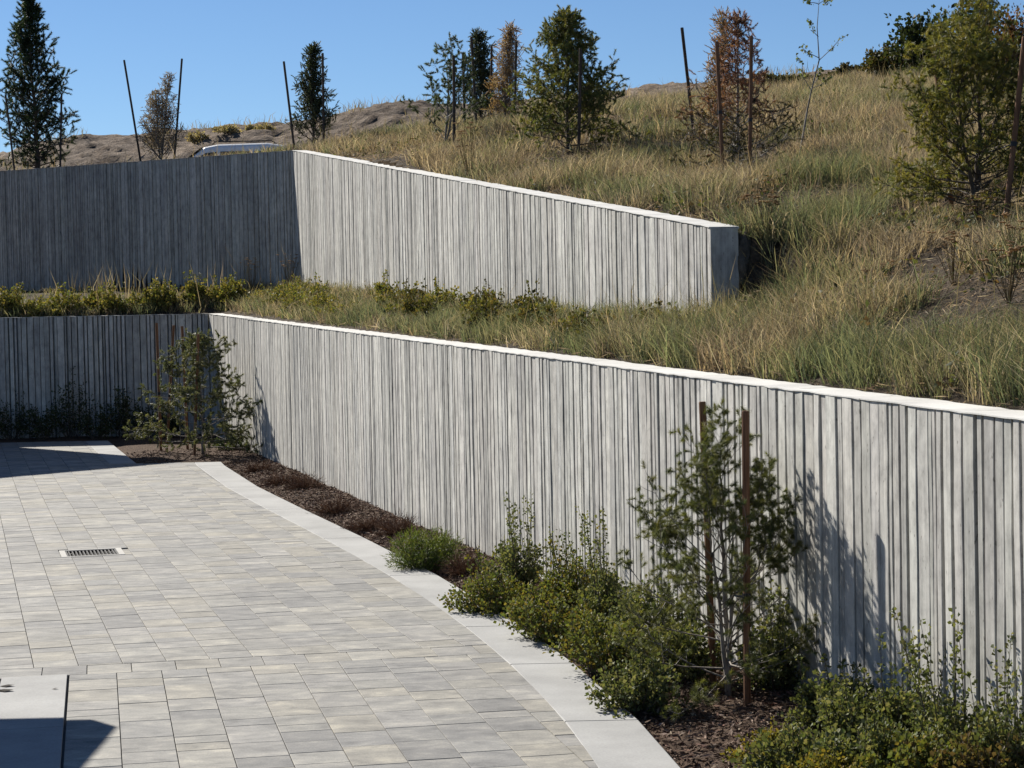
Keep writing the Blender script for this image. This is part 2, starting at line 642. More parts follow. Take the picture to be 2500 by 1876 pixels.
# planting bed
def bed_z(X, Y):
    ins = in_paving(X, Y)
    e = np.where(Y < Y_EDGE, X - kerb_out(Y), np.minimum(np.maximum(X - far_out(Y), Y - Y_FAR), 2))
    z = -0.045 + 0.05 * sstep(e / 0.5) + 0.035 * (fbm(X * 5, Y * 5, 21) - 0.5) + 0.06 * (fbm(X * 1.1, Y * 1.1, 22) - 0.45)
    return np.where(ins, -0.09, np.maximum(z, -0.06))


bed = grid_mesh("planting_bed", np.arange(-15, 4.2, 0.09), np.arange(7.5, 45.2, 0.09), bed_z,
                lambda X, Y: (X < wall_x(Y) + 0.12) & (Y < Y_COR + 0.1) & ((X > kerb_out(Y) - 0.25) | (Y > Y_EDGE - 0.3)), M_MULCH)
props(bed, kind="structure")


def bed_g(X, Y):
    return float(bed_z(np.array([X]), np.array([Y]))[0])


# patio: joint sand base, pavers, kerb slabs
patio = empty("patio", (0, 0, 0)); props(patio, kind="structure")
_b = MB()
GR_C = at_z(224, 1350)[:2]           # drain centre, left open in the sand
ys = np.unique(np.r_[np.arange(4.0, Y_EDGE, 0.5), GR_C[1] - .25, GR_C[1] + .25, Y_EDGE])
for a, c in zip(ys[:-1], ys[1:]):
    xl = [(-15, -15, kerb_in(a) + 0.1, kerb_in(c) + 0.1)]
    if GR_C[1] - .26 < a and c < GR_C[1] + .26:
        xl = [(-15, -15, GR_C[0] - .25, GR_C[0] - .25), (GR_C[0] + .25, GR_C[0] + .25, kerb_in(a) + 0.1, kerb_in(c) + 0.1)]
    for q0, q1, q2, q3 in xl:
        _b.add([(q0, a, -0.022), (q2, a, -0.022), (q3, c, -0.022), (q1, c, -0.022)], [(0, 1, 2, 3)])
_b.add([(-15, Y_EDGE - .2, -0.0222), (far_out(Y_EDGE - .2) - .1, Y_EDGE - .2, -0.0222), (far_out(Y_FAR) - .1, Y_FAR - .03, -0.0222), (-15, Y_FAR - .03, -0.0222)], [(0, 1, 2, 3)])
_b.build("joint_bed", M_JOINT, patio)


def clip(poly, p0, n):
    """keep the part of a convex polygon where (p-p0).n <= 0"""
    out = []
    for i in range(len(poly)):
        a = poly[i]; b = poly[(i + 1) % len(poly)]
        da = (a[0] - p0[0]) * n[0] + (a[1] - p0[1]) * n[1]; db = (b[0] - p0[0]) * n[0] + (b[1] - p0[1]) * n[1]
        if da <= 0: out.append(a)
        if (da < 0 < db) or (db < 0 < da):
            t = da / (da - db); out.append((a[0] + (b[0] - a[0]) * t, a[1] + (b[1] - a[1]) * t))
    return out


def area(p):
    return 0.5 * sum(p[i][0] * p[(i + 1) % len(p)][1] - p[(i + 1) % len(p)][0] * p[i][1] for i in range(len(p)))


_rg = np.random.default_rng(5)
PAV = []
dA = unit((-0.195, 1.0)); pA = np.array([dA[1], -dA[0]])
O_A = at_z(285, 1643)[:2]
dB = unit((-0.252, 0.968)); pB = np.array([dB[1], -dB[0]])
CW = 0.321
GAP = 0.005
COURSE0, COURSE1 = 0.0, 0.40
BAND1 = -0.35; BAND0 = -0.35 - 0.46
GR_C = at_z(224, 1350)[:2]           # drain centre
GR = 0.34


def rect(O, d, p, u0, u1, v0, v1):
    g = GAP / 2
    return [tuple(O + p * u + d * v) for u, v in ((u0 + g, v0 + g), (u1 - g, v0 + g), (u1 - g, v1 - g), (u0 + g, v1 - g))]


def kerb_clip(poly, outer=False):
    cy = sum(q[1] for q in poly) / len(poly); cx = sum(q[0] for q in poly) / len(poly)
    if cy < Y_EDGE - 0.0:
        s = float(kerb_in(cy + .05) - kerb_in(cy - .05)) / 0.1
        return clip(poly, (float(kerb_in(cy)) - 0.007, cy), (1.0, -s))
    s = (_fb[0] - _fa[0]) / (_fb[1] - _fa[1])
    return clip(poly, (far_out(cy) - KW - 0.004, cy), (1.0, -s))


def add_paver(poly):
    if len(poly) >= 3 and abs(area(poly)) > 0.0012:
        PAV.append(poly if area(poly) > 0 else poly[::-1])


LENS = [0.21, 0.32, 0.32, 0.43, 0.43, 0.54]
# near field
for i in range(-34, 16):
    u0 = i * CW; u1 = u0 + CW
    v = COURSE0 - 0.14 - _rg.random() * 0.3
    hi = COURSE0
    while v > -7.5:
        L = LENS[_rg.integers(len(LENS))]
        a0, a1 = v, hi
        if a1 - a0 > 0.05:
            uu0, uu1 = u0, u1
            if u1 > BAND0 and u0 < BAND1:
                if u0 >= BAND0 - .12: uu0 = BAND1 + 0.012
                elif u1 <= BAND1 + .12: uu1 = BAND0 - 0.012
                if uu0 < BAND1 and uu1 > BAND0: uu1 = uu0
            if i == -1: uu0 = BAND1 + 0.014
            if uu1 - uu0 > 0.04:
                add_paver(kerb_clip(rect(O_A, dA, pA, uu0, uu1, a0, a1)))
        hi = v; v = v - L
# transition course
for i in range(-34, 16):
    u0 = i * CW + 0.11; u1 = u0 + CW
    v0 = COURSE0
    add_paver(kerb_clip(rect(O_A, dA, pA, u0, u1, v0, COURSE1)))
# far field (also the paving beyond the step in the outline)
O_B = O_A + dA * COURSE1 + pA * 0.05
for i in range(-44, 24):
    u0 = i * CW; u1 = u0 + CW
    v = -3.0 + _rg.random() * 0.5
    while v < 30:
        L = LENS[_rg.integers(len(LENS))]
        poly = rect(O_B, dB, pB, u0, u1, v, v + L)
        v += L
        c = np.mean(poly, 0)
        if c[0] < -14: continue
        poly = clip(poly, tuple(O_A + dA * (COURSE1 + 0.004)), tuple(-dA))
        if len(poly) < 3: continue
        c = np.mean(poly, 0)
        if c[1] > Y_FAR + 0.3: continue
        if c[1] < Y_EDGE:
            if c[0] > far_out(c[1]) - .2: poly = clip(poly, (0, Y_EDGE), (0, 1))
        else:
            poly = clip(poly, (0, Y_FAR), (0, 1))
            if len(poly) < 3 or np.mean(poly, 0)[0] > far_out(c[1]): continue
        if len(poly) < 3: continue
        poly = kerb_clip(poly)
        if len(poly) < 3: continue
        # cut round the drain
        q = np.mean(poly, 0) - GR_C
        a, b_ = q @ pB, q @ dB
        if abs(a) < GR + .35 and abs(b_) < GR + .45:
            P = np.array(poly) - GR_C
            ua = P @ pB; vb = P @ dB
            if ua.min() < GR and ua.max() > -GR and vb.min() < GR and vb.max() > -GR:
                # keep the biggest remainder on one side
                best = []
                for n_, lim in ((pB, -GR), (-pB, -GR), (dB, -GR), (-dB, -GR)):
                    r_ = clip(poly, tuple(GR_C + n_ * lim), tuple(n_))
                    if len(r_) >= 3 and abs(area(r_)) > (abs(area(best)) if best else 0): best = r_
                poly = best
                if len(poly) < 3: continue
        add_paver(poly)

PCOLS = [lin(190, 189, 185), lin(187, 186, 183), lin(196, 194, 188), lin(180, 180, 179), lin(192, 189, 181), lin(189, 188, 186), lin(172, 172, 172)]


def paver_style(k):
    c = np.array(PCOLS[_rg.integers(len(PCOLS))]) * 0.50 * _rg.uniform(0.90, 1.08) * np.array((1.0, 0.998, 0.978))
    return tuple(c), tuple(_rg.uniform(-40, 40, 3) * (1, 1, 0.3))


# which pavers show largest
size = []
for p in PAV:
    c = np.mean(p, 0)
    x, y, w = project((c[0], c[1], 0))
    vis = (-40 < x < 2540) and (0 < y < 1940)
    size.append((abs(area(p)) / c[1] ** 3 if c[1] > 1 else 0) * (1 if vis else 1e-6))
order = np.argsort(size)[::-1]
rest = MB()
for rank, k in enumerate(order):
    p = PAV[k]; c, o = paver_style(k)
    zt = _rg.uniform(-0.0015, 0.0015)
    if rank < 300:
        m = MB(); m.prism(p, -0.05, zt, 0.0025, col=c, off=o); m.build("paver", M_PAVER, patio, attrs=True)
    else:
        rest.prism(p, -0.05, zt, 0.0025, col=c, off=o)
props(rest.build("paver_field", M_PAVER, patio, attrs=True), kind="stuff")

# kerb
kerb = empty("kerb", (0, 0, 0)); props(kerb, kind="structure")


def kerb_slab(ya, yb, fin, fout, z=-0.001):
    m = MB(); n = max(2, int((yb - ya) / 0.45))
    ys_ = np.linspace(ya, yb, n)
    g = 0.006
    V = []
    for y in ys_:
        V += [(fin(y), y, -0.09), (fin(y), y, z - .006), (fin(y) + .008, y, z), (fout(y) - .008, y, z), (fout(y), y, z - .006), (fout(y), y, -0.09)]
    Fc = []
    for i in range(n - 1):
        for j in range(5):
            Fc.append((i * 6 + j, i * 6 + j + 1, (i + 1) * 6 + j + 1, (i + 1) * 6 + j))
    Fc = [tuple(reversed(f)) for f in Fc]
    Fc.append((0, 1, 2, 3, 4, 5)); Fc.append(tuple(reversed([(n - 1) * 6 + j for j in range(6)])))
    m.add(V, Fc)
    return m.build("kerb_slab", M_KERB, kerb)


_j = [5.5, 7.3, 9.2, 11.2, 13.2, 15.35, 17.2, 20.6, 24.06, 27.7, 31.3, Y_EDGE - 0.9, Y_EDGE]
for a, b_ in zip(_j[:-1], _j[1:]):
    _ka, _kb = float(kerb_in(a)), float(kerb_in(b_))
    _f1 = lambda y, a=a, b_=b_, ka=_ka, kb=_kb: ka + (kb - ka) * (y - a) / (b_ - a)
    kerb_slab(a + 0.009, b_ - 0.009, _f1, lambda y, f=_f1: f(y) + KW)
for a, b_ in ((Y_EDGE + 0.03, 39.9), (39.9, Y_FAR)):
    kerb_slab(a + 0.006, b_ - 0.006, lambda y: far_out(y) - KW, lambda y: far_out(y))
# concrete band let into the paving at the lower left
band = empty("concrete_band", (0, 0, 0)); props(band, kind="structure")
for v1, v0 in ((-0.012, -1.98), (-1.995, -4.2), (-4.215, -6.5)):
    m = MB()
    m.prism([tuple(O_A + pA * u + dA * v) for u, v in ((BAND0, v0), (BAND1, v0), (BAND1, v1), (BAND0, v1))], -0.06, 0.012, 0.006)
    m.build("band_slab", M_KERB, band)

# drain
drain = empty("storm_drain", (GR_C[0], GR_C[1], 0))
props(drain, "square iron storm drain grate with pale concrete collar set in the paving", "drain")


def gpt(u, v, z):
    q = GR_C + pB * u + dB * v
    return (q[0], q[1], z)


m = MB()
for (u0, u1, v0, v1) in ((-.335, -.275, -.335, .335), (.275, .335, -.335, .335), (-.275, .275, -.335, -.29), (-.275, .275, .29, .335)):
    m.prism([gpt(u, v, 0)[:2] for u, v in ((u0, v0), (u1, v0), (u1, v1), (u0, v1))], -0.05, 0.005, 0.003)
m.build("collar", M_FRAME, drain)
m = MB()
m.add([gpt(-.28, -.3, -.085), gpt(.28, -.3, -.085), gpt(.28, .3, -.085), gpt(-.28, .3, -.085)], [(0, 1, 2, 3)])
m.build("pit", M_PIT, drain)
m = MB()
for (u0, u1, v0, v1) in ((-.274, -.255, -.289, .289), (.255, .274, -.289, .289), (-.255, .255, -.289, -.268), (-.255, .255, .268, .289)):
    m.prism([gpt(u, v, 0)[:2] for u, v in ((u0, v0), (u1, v0), (u1, v1), (u0, v1))], -0.04, 0.0, 0.002)
m.build("grate_frame", M_IRON, drain)
for k in range(13):
    u = -.235 + k * .47 / 12
    m = MB()
    m.prism([gpt(a, b, 0)[:2] for a, b in ((u - .007, -.267), (u + .007, -.267), (u + .007, .267), (u - .007, .267))], -0.042, -0.002, 0.002)
    m.build("grate_bar", M_IRON, drain)


# ------------------------------------------------------------------ board-formed walls
def ribbed_wall(name, A, B, topA, topB, baseA, baseB, thick, label, n_parts, group=None, near_first=True, seed=1, end_cap=True, wid=(0.07, 0.165)):
    """A->B in plan, front face on the left of A->B; ribs stand proud of the core"""
    r = np.random.default_rng(seed)
    A = np.array(A[:2], float); B = np.array(B[:2], float)
    L = np.linalg.norm(B - A); t = (B - A) / L; nrm = np.array([-t[1], t[0]])      # front normal
    e = empty(name, (A[0], A[1], min(baseA, baseB)))
    props(e, label, "wall", group)
    top = lambda s: topA + (topB - topA) * s / L
    bas = lambda s: min(baseA, baseB) - 0.3
    # core
    core = MB(); ns = max(2, int(L / 2))
    ss = np.linspace(0, L, ns + 1); V = []
    for s in ss:
        f = A + t * s - nrm * 0.095; b = A + t * s - nrm * thick
        V += [(f[0], f[1], bas(s)), (f[0], f[1], top(s) - 0.004), (b[0], b[1], top(s) - 0.004), (b[0], b[1], bas(s))]
    Fc = []
    for i in range(ns):
        for j in range(3):
            Fc.append((i * 4 + j, i * 4 + j + 1, (i + 1) * 4 + j + 1, (i + 1) * 4 + j))
    Fc += [(3, 2, 1, 0), (ns * 4, ns * 4 + 1, ns * 4 + 2, ns * 4 + 3)]
    core.add(V, Fc, col=(0.95, 0.95, 0.95))
    core.build("core", M_WALL, e, attrs=True)
    # cap: thin troweled top poured in lengths, edge slightly ragged
    nc = max(1, int(round(L / 5.2)))
    for q in range(nc):
        s0 = L * q / nc + (0.004 if q else 0); s1 = L * (q + 1) / nc - (0.004 if q < nc - 1 else 0)
        cap = MB(); n = max(2, int((s1 - s0) / 0.13)); ss = np.linspace(s0, s1, n + 1); V = []
        dz = r.uniform(-.002, .002)
        for s in ss:
            f = A + t * s + nrm * (0.003 + 0.009 * r.random()); b = A + t * s - nrm * (thick + 0.004 + 0.012 * r.random())
            z = top(s) + dz + r.uniform(-.004, .004)
            V += [(f[0], f[1], z - 0.008), (f[0], f[1], z), (b[0], b[1], z), (b[0], b[1], z - 0.02)]
        Fc = []
        for i in range(n):
            for j in range(3):
                Fc.append((i * 4 + j, i * 4 + j + 1, (i + 1) * 4 + j + 1, (i + 1) * 4 + j))
        Fc += [(3, 2, 1, 0), (n * 4, n * 4 + 1, n * 4 + 2, n * 4 + 3)]
        cap.add(V, Fc)
        cap.build("cap", M_CAP, e)
    # ribs: boards nearly in one plane, separated by narrow deep grooves of uneven width
    s = 0.0; k = 0; rest_ = MB()
    while s < L - 0.03:
        w = r.uniform(*wid)
        if r.random() < 0.15: w *= 0.6
        w = min(w, L - s)
        gv = r.choice((0.006, 0.013, 0.021, 0.028, 0.034), p=(0.10, 0.17, 0.26, 0.28, 0.19))
        d = r.choice((-0.009, -0.005, -0.002, 0.0), p=(.12, .22, .28, .38))
        c = r.uniform(0.78, 1.10)
        col = (c * r.uniform(.99, 1.02), c, c * r.uniform(.97, 1.0))
        g0, g1 = s, s + max(w - gv, 0.02)
        nz = max(3, int((top(s) - bas(s)) / (0.28 if k < n_parts else 0.6)))
        zz = np.linspace(bas(s), top(s) - 0.008, nz + 1)
        V = []
        for i, z in enumerate(zz):
            jit = r.uniform(-.0026, .0026, 3)
            for (g, off_) in ((g0, -0.105), (g0 + jit[0], d - .003), (g0 + .003 + jit[0], d + jit[2]), (g1 - .003 + jit[1], d + jit[2]), (g1 + jit[1], d - .003), (g1, -0.105)):
                q = A + t * g + nrm * off_
                V.append((q[0], q[1], z))
        Fc = []
        for i in range(nz):
            for q in range(5):
                Fc.append((i * 6 + q, (i + 1) * 6 + q, (i + 1) * 6 + q + 1, i * 6 + q + 1))
        Fc.append(tuple(nz * 6 + q for q in range(6)))
        Fc = [tuple(reversed(f)) for f in Fc]
        if k < n_parts:
            m = MB(); m.add(V, Fc, col=col); m.build("rib", M_WALL, e, attrs=True)
        else:
            rest_.add(V, Fc, col=col)
        s += w; k += 1
    if rest_.v:
        props(rest_.build("rib_field", M_WALL, e, attrs=True), kind="stuff")
    return e, k


# lower wall: lit leg (from the near end away) and shaded leg
Y_N = 7.6
lwA = (wall_x(Y_N), Y_N); lwC = (wall_x(Y_COR), Y_COR)
_, n1 = ribbed_wall("retaining_wall", lwA, lwC, float(low_top(Y_N)), float(low_top(Y_COR)), -0.1, -0.1, 0.30,
                    "long sunlit board-formed concrete retaining wall beside the paving, with bright cap", 150, "terrace walls", seed=3)
ldL = (-12.2, 44.75)
_zl = float(at_y(0, 776, 44.8)[2])
_, n2 = ribbed_wall("retaining_wall", (lwC[0] - 0.02, lwC[1] - 0.0), ldL, float(low_top(Y_COR)) - 0.001, _zl, -0.1, -0.1, 0.30,
                    "shaded end leg of the lower concrete wall, behind the corner tree and dark shrubs", 80, "terrace walls", seed=4)
_, n3 = ribbed_wall("retaining_wall", U_END, U_COR, U_END[2], U_COR[2], 2.2, 3.0, 0.28,
                    "sunlit sloping upper concrete wall with a dark square end in the grass", 70, "terrace walls", seed=5)
_, n4 = ribbed_wall("retaining_wall", U_COR + np.r_[_dl * 0.004, 0], U_LEFT2, U_COR[2] - 0.003, U_LEFT2[2], 2.9, 2.9, 0.28,
                    "shaded leg of the upper concrete wall below the parked white car", 110, "terrace walls", seed=6)
print("ribs", n1, n2, n3, n4)


# ------------------------------------------------------------------ off-frame buildings whose roofs throw the two shadows on the paving
def sun_back(P, h):
    k = h / math.tan(SUN_EL)
    return np.array([P[0] - math.sin(SUN_AZ) * k, P[1] + math.cos(SUN_AZ) * k])


def flat_house(name, corner, d1, d2, L1, L2, h, label, over=0.7, open_porch=False):
    e = empty(name, (corner[0], corner[1], 0)); props(e, label, "building")
    d1 = unit(d1); d2 = unit(d2); c = np.array(corner)
    q = lambda a, b: tuple(c + d1 * a + d2 * b)
    poly = [q(0, 0), q(L1, 0), q(L1, L2), q(0, L2)]
    if area(poly) < 0: poly = poly[::-1]
    m = MB(); m.prism(poly, h - 0.24, h, 0.01); m.f.append(tuple(reversed(range(4)))); m.build("roof", M_ROOF, e)
    if open_porch:
        for a, b in ((over, over), (L1 - over, over), (L1 - over, L2 - over), (over, L2 - over)):
            m = MB(); p = q(a, b); m.box((p[0] - .09, p[1] - .09, -0.02), (p[0] + .09, p[1] + .09, h - 0.245)); m.build("post", M_ROOF, e)
        return e
    w = [q(over, over), q(L1 - over, over), q(L1 - over, L2 - over), q(over, L2 - over)]
    if area(w) < 0: w = w[::-1]
    m = MB(); m.prism(w, -0.3, h - 0.245); m.build("wall", M_STUCCO, e)
    for i in range(4):
        A = np.array(w[i]); B = np.array(w[(i + 1) % 4]); t = unit(B - A); n = np.array([t[1], -t[0]]); L = np.linalg.norm(B - A)
        for s0 in np.arange(0.8, L - 1.6, 2.2):
            for z0 in (0.9, 4.0):
                if z0 + 1.6 > h - .4: continue
                m = MB(); P = [A + t * s0 + n * .02, A + t * (s0 + 1.3) + n * .02]
                m.add([(P[0][0], P[0][1], z0), (P[1][0], P[1][1], z0), (P[1][0], P[1][1], z0 + 1.6), (P[0][0], P[0][1], z0 + 1.6)], [(0, 1, 2, 3)])
                m.build("window", M_GLASS, e)
    return e


_v1 = at_z(291, 1776)[:2]
flat_house("porch", sun_back(_v1, 3.0), (-1, 0.0), (0.02, -1), 5.0, 5.5, 3.0, "open flat-roofed porch on square posts left of the paving", 1.6, True)
_v2 = np.array([-5.5, 36.95])
flat_house("house", sun_back(_v2, 7.4), (-0.66, -0.75), (-0.66, 0.75), 9.0, 8.0, 7.4, "stucco flat-roofed house at the end of the lower wall")


# ------------------------------------------------------------------ foliage builders
def jitter_col(cols, n, r, var=0.16):
    cols = np.asarray(cols, float)
    c = cols[r.integers(0, len(cols), n)]
    return np.clip(c * r.uniform(1 - var, 1 + var, (n, 1)) * r.uniform(0.95, 1.05, (n, 3)), 0, 1)


def frames(dirs):
    dirs = dirs / (np.linalg.norm(dirs, axis=1, keepdims=True) + 1e-9)
    h = np.where(np.abs(dirs[:, 2:3]) > 0.9, np.array([[1.0, 0, 0]]), np.array([[0, 0, 1.0]]))
    a = np.cross(dirs, h); a /= np.linalg.norm(a, axis=1, keepdims=True) + 1e-9
    b = np.cross(dirs, a)
    return dirs, a, b


def needle_tufts(P, Dr, Lt, n, Ln, w, r, col, open_=0.75):
    """brush-like twig ends: n needles along each twig of length Lt"""
    T = len(P)
    d, a, b = frames(Dr)
    s = r.random((T, n)) ** 0.8
    ph = r.uniform(0, 2 * math.pi, (T, n))
    rad = np.cos(ph)[..., None] * a[:, None] + np.sin(ph)[..., None] * b[:, None]
    o = open_ * r.uniform(0.35, 1.35, (T, n, 1)) * (1.1 - 0.45 * s[..., None])
    nd = d[:, None] + rad * o
    nd /= np.linalg.norm(nd, axis=2, keepdims=True)
    base = P[:, None] + d[:, None] * (s * np.reshape(Lt, (-1, 1)))[..., None]
    L = Ln * r.uniform(0.7, 1.2, (T, n, 1))
    tip = base + nd * L
    side = np.cross(nd, rad + 1e-3) + r.normal(0, .25, nd.shape)
    side /= np.linalg.norm(side, axis=2, keepdims=True) + 1e-9
    V = np.stack([base - side * w / 2, base + side * w / 2, tip], 2).reshape(-1, 3)
    F = np.arange(T * n * 3).reshape(-1, 3)
    C = np.repeat(col[:, None], n, 1) * r.uniform(0.55, 1.45, (T, n, 1))
    C = np.repeat(C.reshape(-1, 1, 3), 3, 1)
    C[:, 2] *= 1.15
    return V, F, np.clip(C.reshape(-1, 3), 0, 1)


def leaf_cloud(P, Dr, Ls, Ws, r, col, fold=0.25):
    """folded diamond leaves, 2 triangles each"""
    n = len(P)
    d, a, b = frames(Dr)
    an = r.uniform(0, 2 * math.pi, (n, 1))
    s = np.cos(an) * a + np.sin(an) * b
    up = np.cross(d, s)
    L = np.reshape(Ls, (-1, 1)); W = np.reshape(Ws, (-1, 1))
    p0 = P; p1 = P + d * L * 0.5 + s * W / 2 + up * W * fold; p2 = P + d * L; p3 = P + d * L * 0.5 - s * W / 2 + up * W * fold
    V = np.stack([p0, p1, p2, p3], 1).reshape(-1, 3)
    i = np.arange(n)[:, None] * 4
    F = np.concatenate([i + np.array([0, 1, 2]), i + np.array([0, 2, 3])], 0)
    C = np.repeat(col, 4, 0)
    return V, F, C


def join(parts):
    V = []; F = []; C = []; o = 0
    for v, f, c in parts:
        V.append(v); F.append(f + o); C.append(c); o += len(v)
    return np.concatenate(V), np.concatenate(F), np.concatenate(C)


def path(p0, d, L, n, r, wob, lift=0.0):
    pts = [np.array(p0, float)]; d = unit(d)
    for i in range(n):
        d = unit(d + r.normal(0, wob, 3) + np.array([0, 0, lift]))
        pts.append(pts[-1] + d * L / n)
    return pts


def conifer(name, base, h, R, label, seed, cat="tree", group=None, prof=None, n_prim=46, cols=((0.05, 0.075, 0.025),),
            el=(10, 60), tuft=0.09, needle=0.05, nn=18, w=0.0045, n_sec=6, t0=0.06, lean=(0, 0), bark=None, leaders=1,
            top_cols=None, top_from=0.6, open_=0.75, sparse=0.0, side_gap=None, sec_len=0.34, tuft_step=0.6, lift=0.05, trunk_r=None, bare=0.30):
    r = np.random.default_rng(seed)
    if prof is None: prof = lambda t: (1 - t) ** 0.75
    bark = bark or M_BARK
    e = empty(name, tuple(base)); props(e, label, cat, group)
    B = np.array(base, float)
    tr = MB(); rb = trunk_r or max(0.014, h * 0.016)
    tips = []; tdirs = []; thei = []
    tops = []
    for q in range(leaders):
        dx = r.normal(0, .10 if leaders > 1 else .02, 2)
        n = 9
        pts = [B + np.array([0, 0, -0.08])]
        for i in range(1, n + 1):
            t = i / n
            pts.append(B + np.array([lean[0] * t + dx[0] * t * h * 1.2 + r.normal(0, .008) * h * .5, lean[1] * t + dx[1] * t * h * 1.2 + r.normal(0, .008) * h * .5, h * t * (1 if q == 0 else r.uniform(.72, .9))]))
        tr.tube(pts, [rb * (1 - 0.86 * i / n) * (1 if q == 0 else .75) for i in range(n + 1)], 7)
        tops.append(np.array(pts))
    for i in range(n_prim):
        tp = tops[i % leaders]
        t = t0 + (1 - t0) * ((i + r.random()) / n_prim) ** 0.95
        t = min(t, 0.985)
        f = t * (len(tp) - 1); k = int(f); p0 = tp[k] + (tp[min(k + 1, len(tp) - 1)] - tp[k]) * (f - k)
        az = i * 2.39996 + r.normal(0, .35)
        ln = R * prof(t) * r.uniform(0.72, 1.12)
        if side_gap is not None:
            g = math.cos(az - side_gap[0]); ln *= 1 - side_gap[1] * max(0, g)
        if ln < 0.05: ln = 0.05
        ea = math.radians(el[0] + (el[1] - el[0]) * t + r.normal(0, 8))
        d = np.array([math.cos(az) * math.cos(ea), math.sin(az) * math.cos(ea), math.sin(ea)])
        n = 5
        pts = path(p0, d, ln, n, r, 0.12, lift)
        r0 = max(0.003, rb * 0.34 * (1 - t * .5) * min(1, ln / R + .2))
        tr.tube(pts, [r0 * (1 - 0.8 * j / n) for j in range(n + 1)], 4, cap=False)
        bd = unit(pts[-1] - pts[-2])
        tips.append(pts[-1]); tdirs.append(bd); thei.append(t)
        ns = max(2, int(round(n_sec * (0.35 + ln / R))))
        for j in range(ns):
            fr = bare + (1 - bare) * (j + r.random()) / ns
            f2 = min(fr, .999) * n; k2 = int(f2); q0 = pts[k2] + (pts[k2 + 1] - pts[k2]) * (f2 - k2)
            md = unit(pts[k2 + 1] - pts[k2])
            sd = unit(md * 0.75 + r.normal(0, .55, 3) + np.array([0, 0, 0.28]))
            sl = R * sec_len * r.uniform(0.45, 1.0) * (1.1 - 0.5 * fr) * (0.5 + 0.5 * prof(t))
            sp = path(q0, sd, sl, 3, r, 0.15, lift)
            tr.tube(sp, [r0 * .5, r0 * .4, r0 * .3, r0 * .2], 3, cap=False)
            m_ = max(1, int(sl / (tuft * tuft_step)))
            for a in range(m_):
                if r.random() < sparse: continue
                ff = (1 - a / m_ * 0.8) * 3 - 1e-3
                k3 = int(ff); pp = sp[k3] + (sp[k3 + 1] - sp[k3]) * (ff - k3)
                dd = unit(sp[k3 + 1] - sp[k3] + r.normal(0, .35, 3))
                tips.append(pp); tdirs.append(dd); thei.append(t)
    for tp in tops:
        for a in range(4):
            tips.append(tp[-1] - np.array([0, 0, a * tuft * .6])); tdirs.append(unit(np.array([r.normal(0, .3), r.normal(0, .3), 1]))); thei.append(1.0)
    tr.build("trunk", bark, e, smooth=True)
    P = np.array(tips); Dr = np.array(tdirs); th = np.array(thei)
    C = jitter_col(cols, len(P), r, 0.22)
    if top_cols is not None:
        Ct = jitter_col(top_cols, len(P), r, 0.22)
        f = sstep((th - top_from) / 0.2 + r.normal(0, .25, len(th)))[:, None]
        C = C * (1 - f) + Ct * f
    V, F, Cc = needle_tufts(P, Dr, tuft * r.uniform(.7, 1.2, len(P)), nn, needle, w, r, C, open_)
    np_mesh("crown", V, F, M_NEEDLE, e, col=Cc)
    return e


def shrub(name, base, R, h, label, seed, cat="shrub", group=None, cols=((0.06, 0.09, 0.02),), leaf=0.028, n_stem=26, per=22, shoots=0,
          shoot_h=0.5, needle=False, bark=None, twig=False, flat=1.0, ratio=0.75, mat=None):
    r = np.random.default_rng(seed)
    e = empty(name, tuple(base)); props(e, label, cat, group)
    B = np.array(base, float); st = MB(); P = []; Dr = []; sz = []
    for i in range(n_stem + shoots):
        az = r.uniform(0, 2 * math.pi)
        if i < n_stem:
            u = r.random() ** 0.6
            d = np.array([math.cos(az) * u * R * flat, math.sin(az) * u * R, h * (0.45 + 0.6 * (1 - u * u) * r.uniform(.7, 1.1))])
            p0 = B + np.array([math.cos(az), math.sin(az), 0]) * R * 0.25 * r.random()
        else:
            u = r.random()
            d = np.array([math.cos(az) * u * R * .55, math.sin(az) * u * R * .55, shoot_h * r.uniform(.8, 1.1)])
            p0 = B + np.array([math.cos(az), math.sin(az), 0]) * R * 0.5 * r.random()
        L = np.linalg.norm(d)
        pts = path(p0 + np.array([0, 0, -.02]), d, L, 5, r, 0.10 if i < n_stem else 0.05, -0.02 if i < n_stem else 0.03)
        st.tube(pts, [0.0055, 0.005, 0.004, 0.0032, 0.0022, 0.0012], 4, cap=False)
        m_ = per if i < n_stem else int(per * 1.0)
        for j in range(m_):
            f = (0.22 + 0.78 * r.random() ** .8) * 5 - 1e-3
            k = int(f); p = pts[k] + (pts[k + 1] - pts[k]) * (f - k)
            ax = unit(pts[k + 1] - pts[k])
            out = unit(r.normal(0, 1, 3) + np.array([0, 0, .25]))
            if i < n_stem:
                P.append(p + out * r.random() * R * 0.16); sz.append(1.0)
            else:
                P.append(p + out * 0.012); sz.append(0.9)
            Dr.append(out * .9 + ax * .4)
    st.build("stems", bark or M_BARK, e)
    if P and not twig:
        P = np.array(P); Dr = np.array(Dr); n = len(P)
        C = jitter_col(cols, n, r, 0.25)
        if needle:
            V, F, Cc = needle_tufts(P, Dr, leaf * 1.6 * r.uniform(.7, 1.2, n), 7, leaf, leaf * .14, r, C, 0.6)
        else:
            L = leaf * r.uniform(.6, 1.25, n) * np.array(sz)
            V, F, Cc = leaf_cloud(P, Dr, L, L * ratio, r, C)
        np_mesh("foliage", V, F, mat or (M_NEEDLE if needle else M_LEAF), e, col=Cc)
    return e


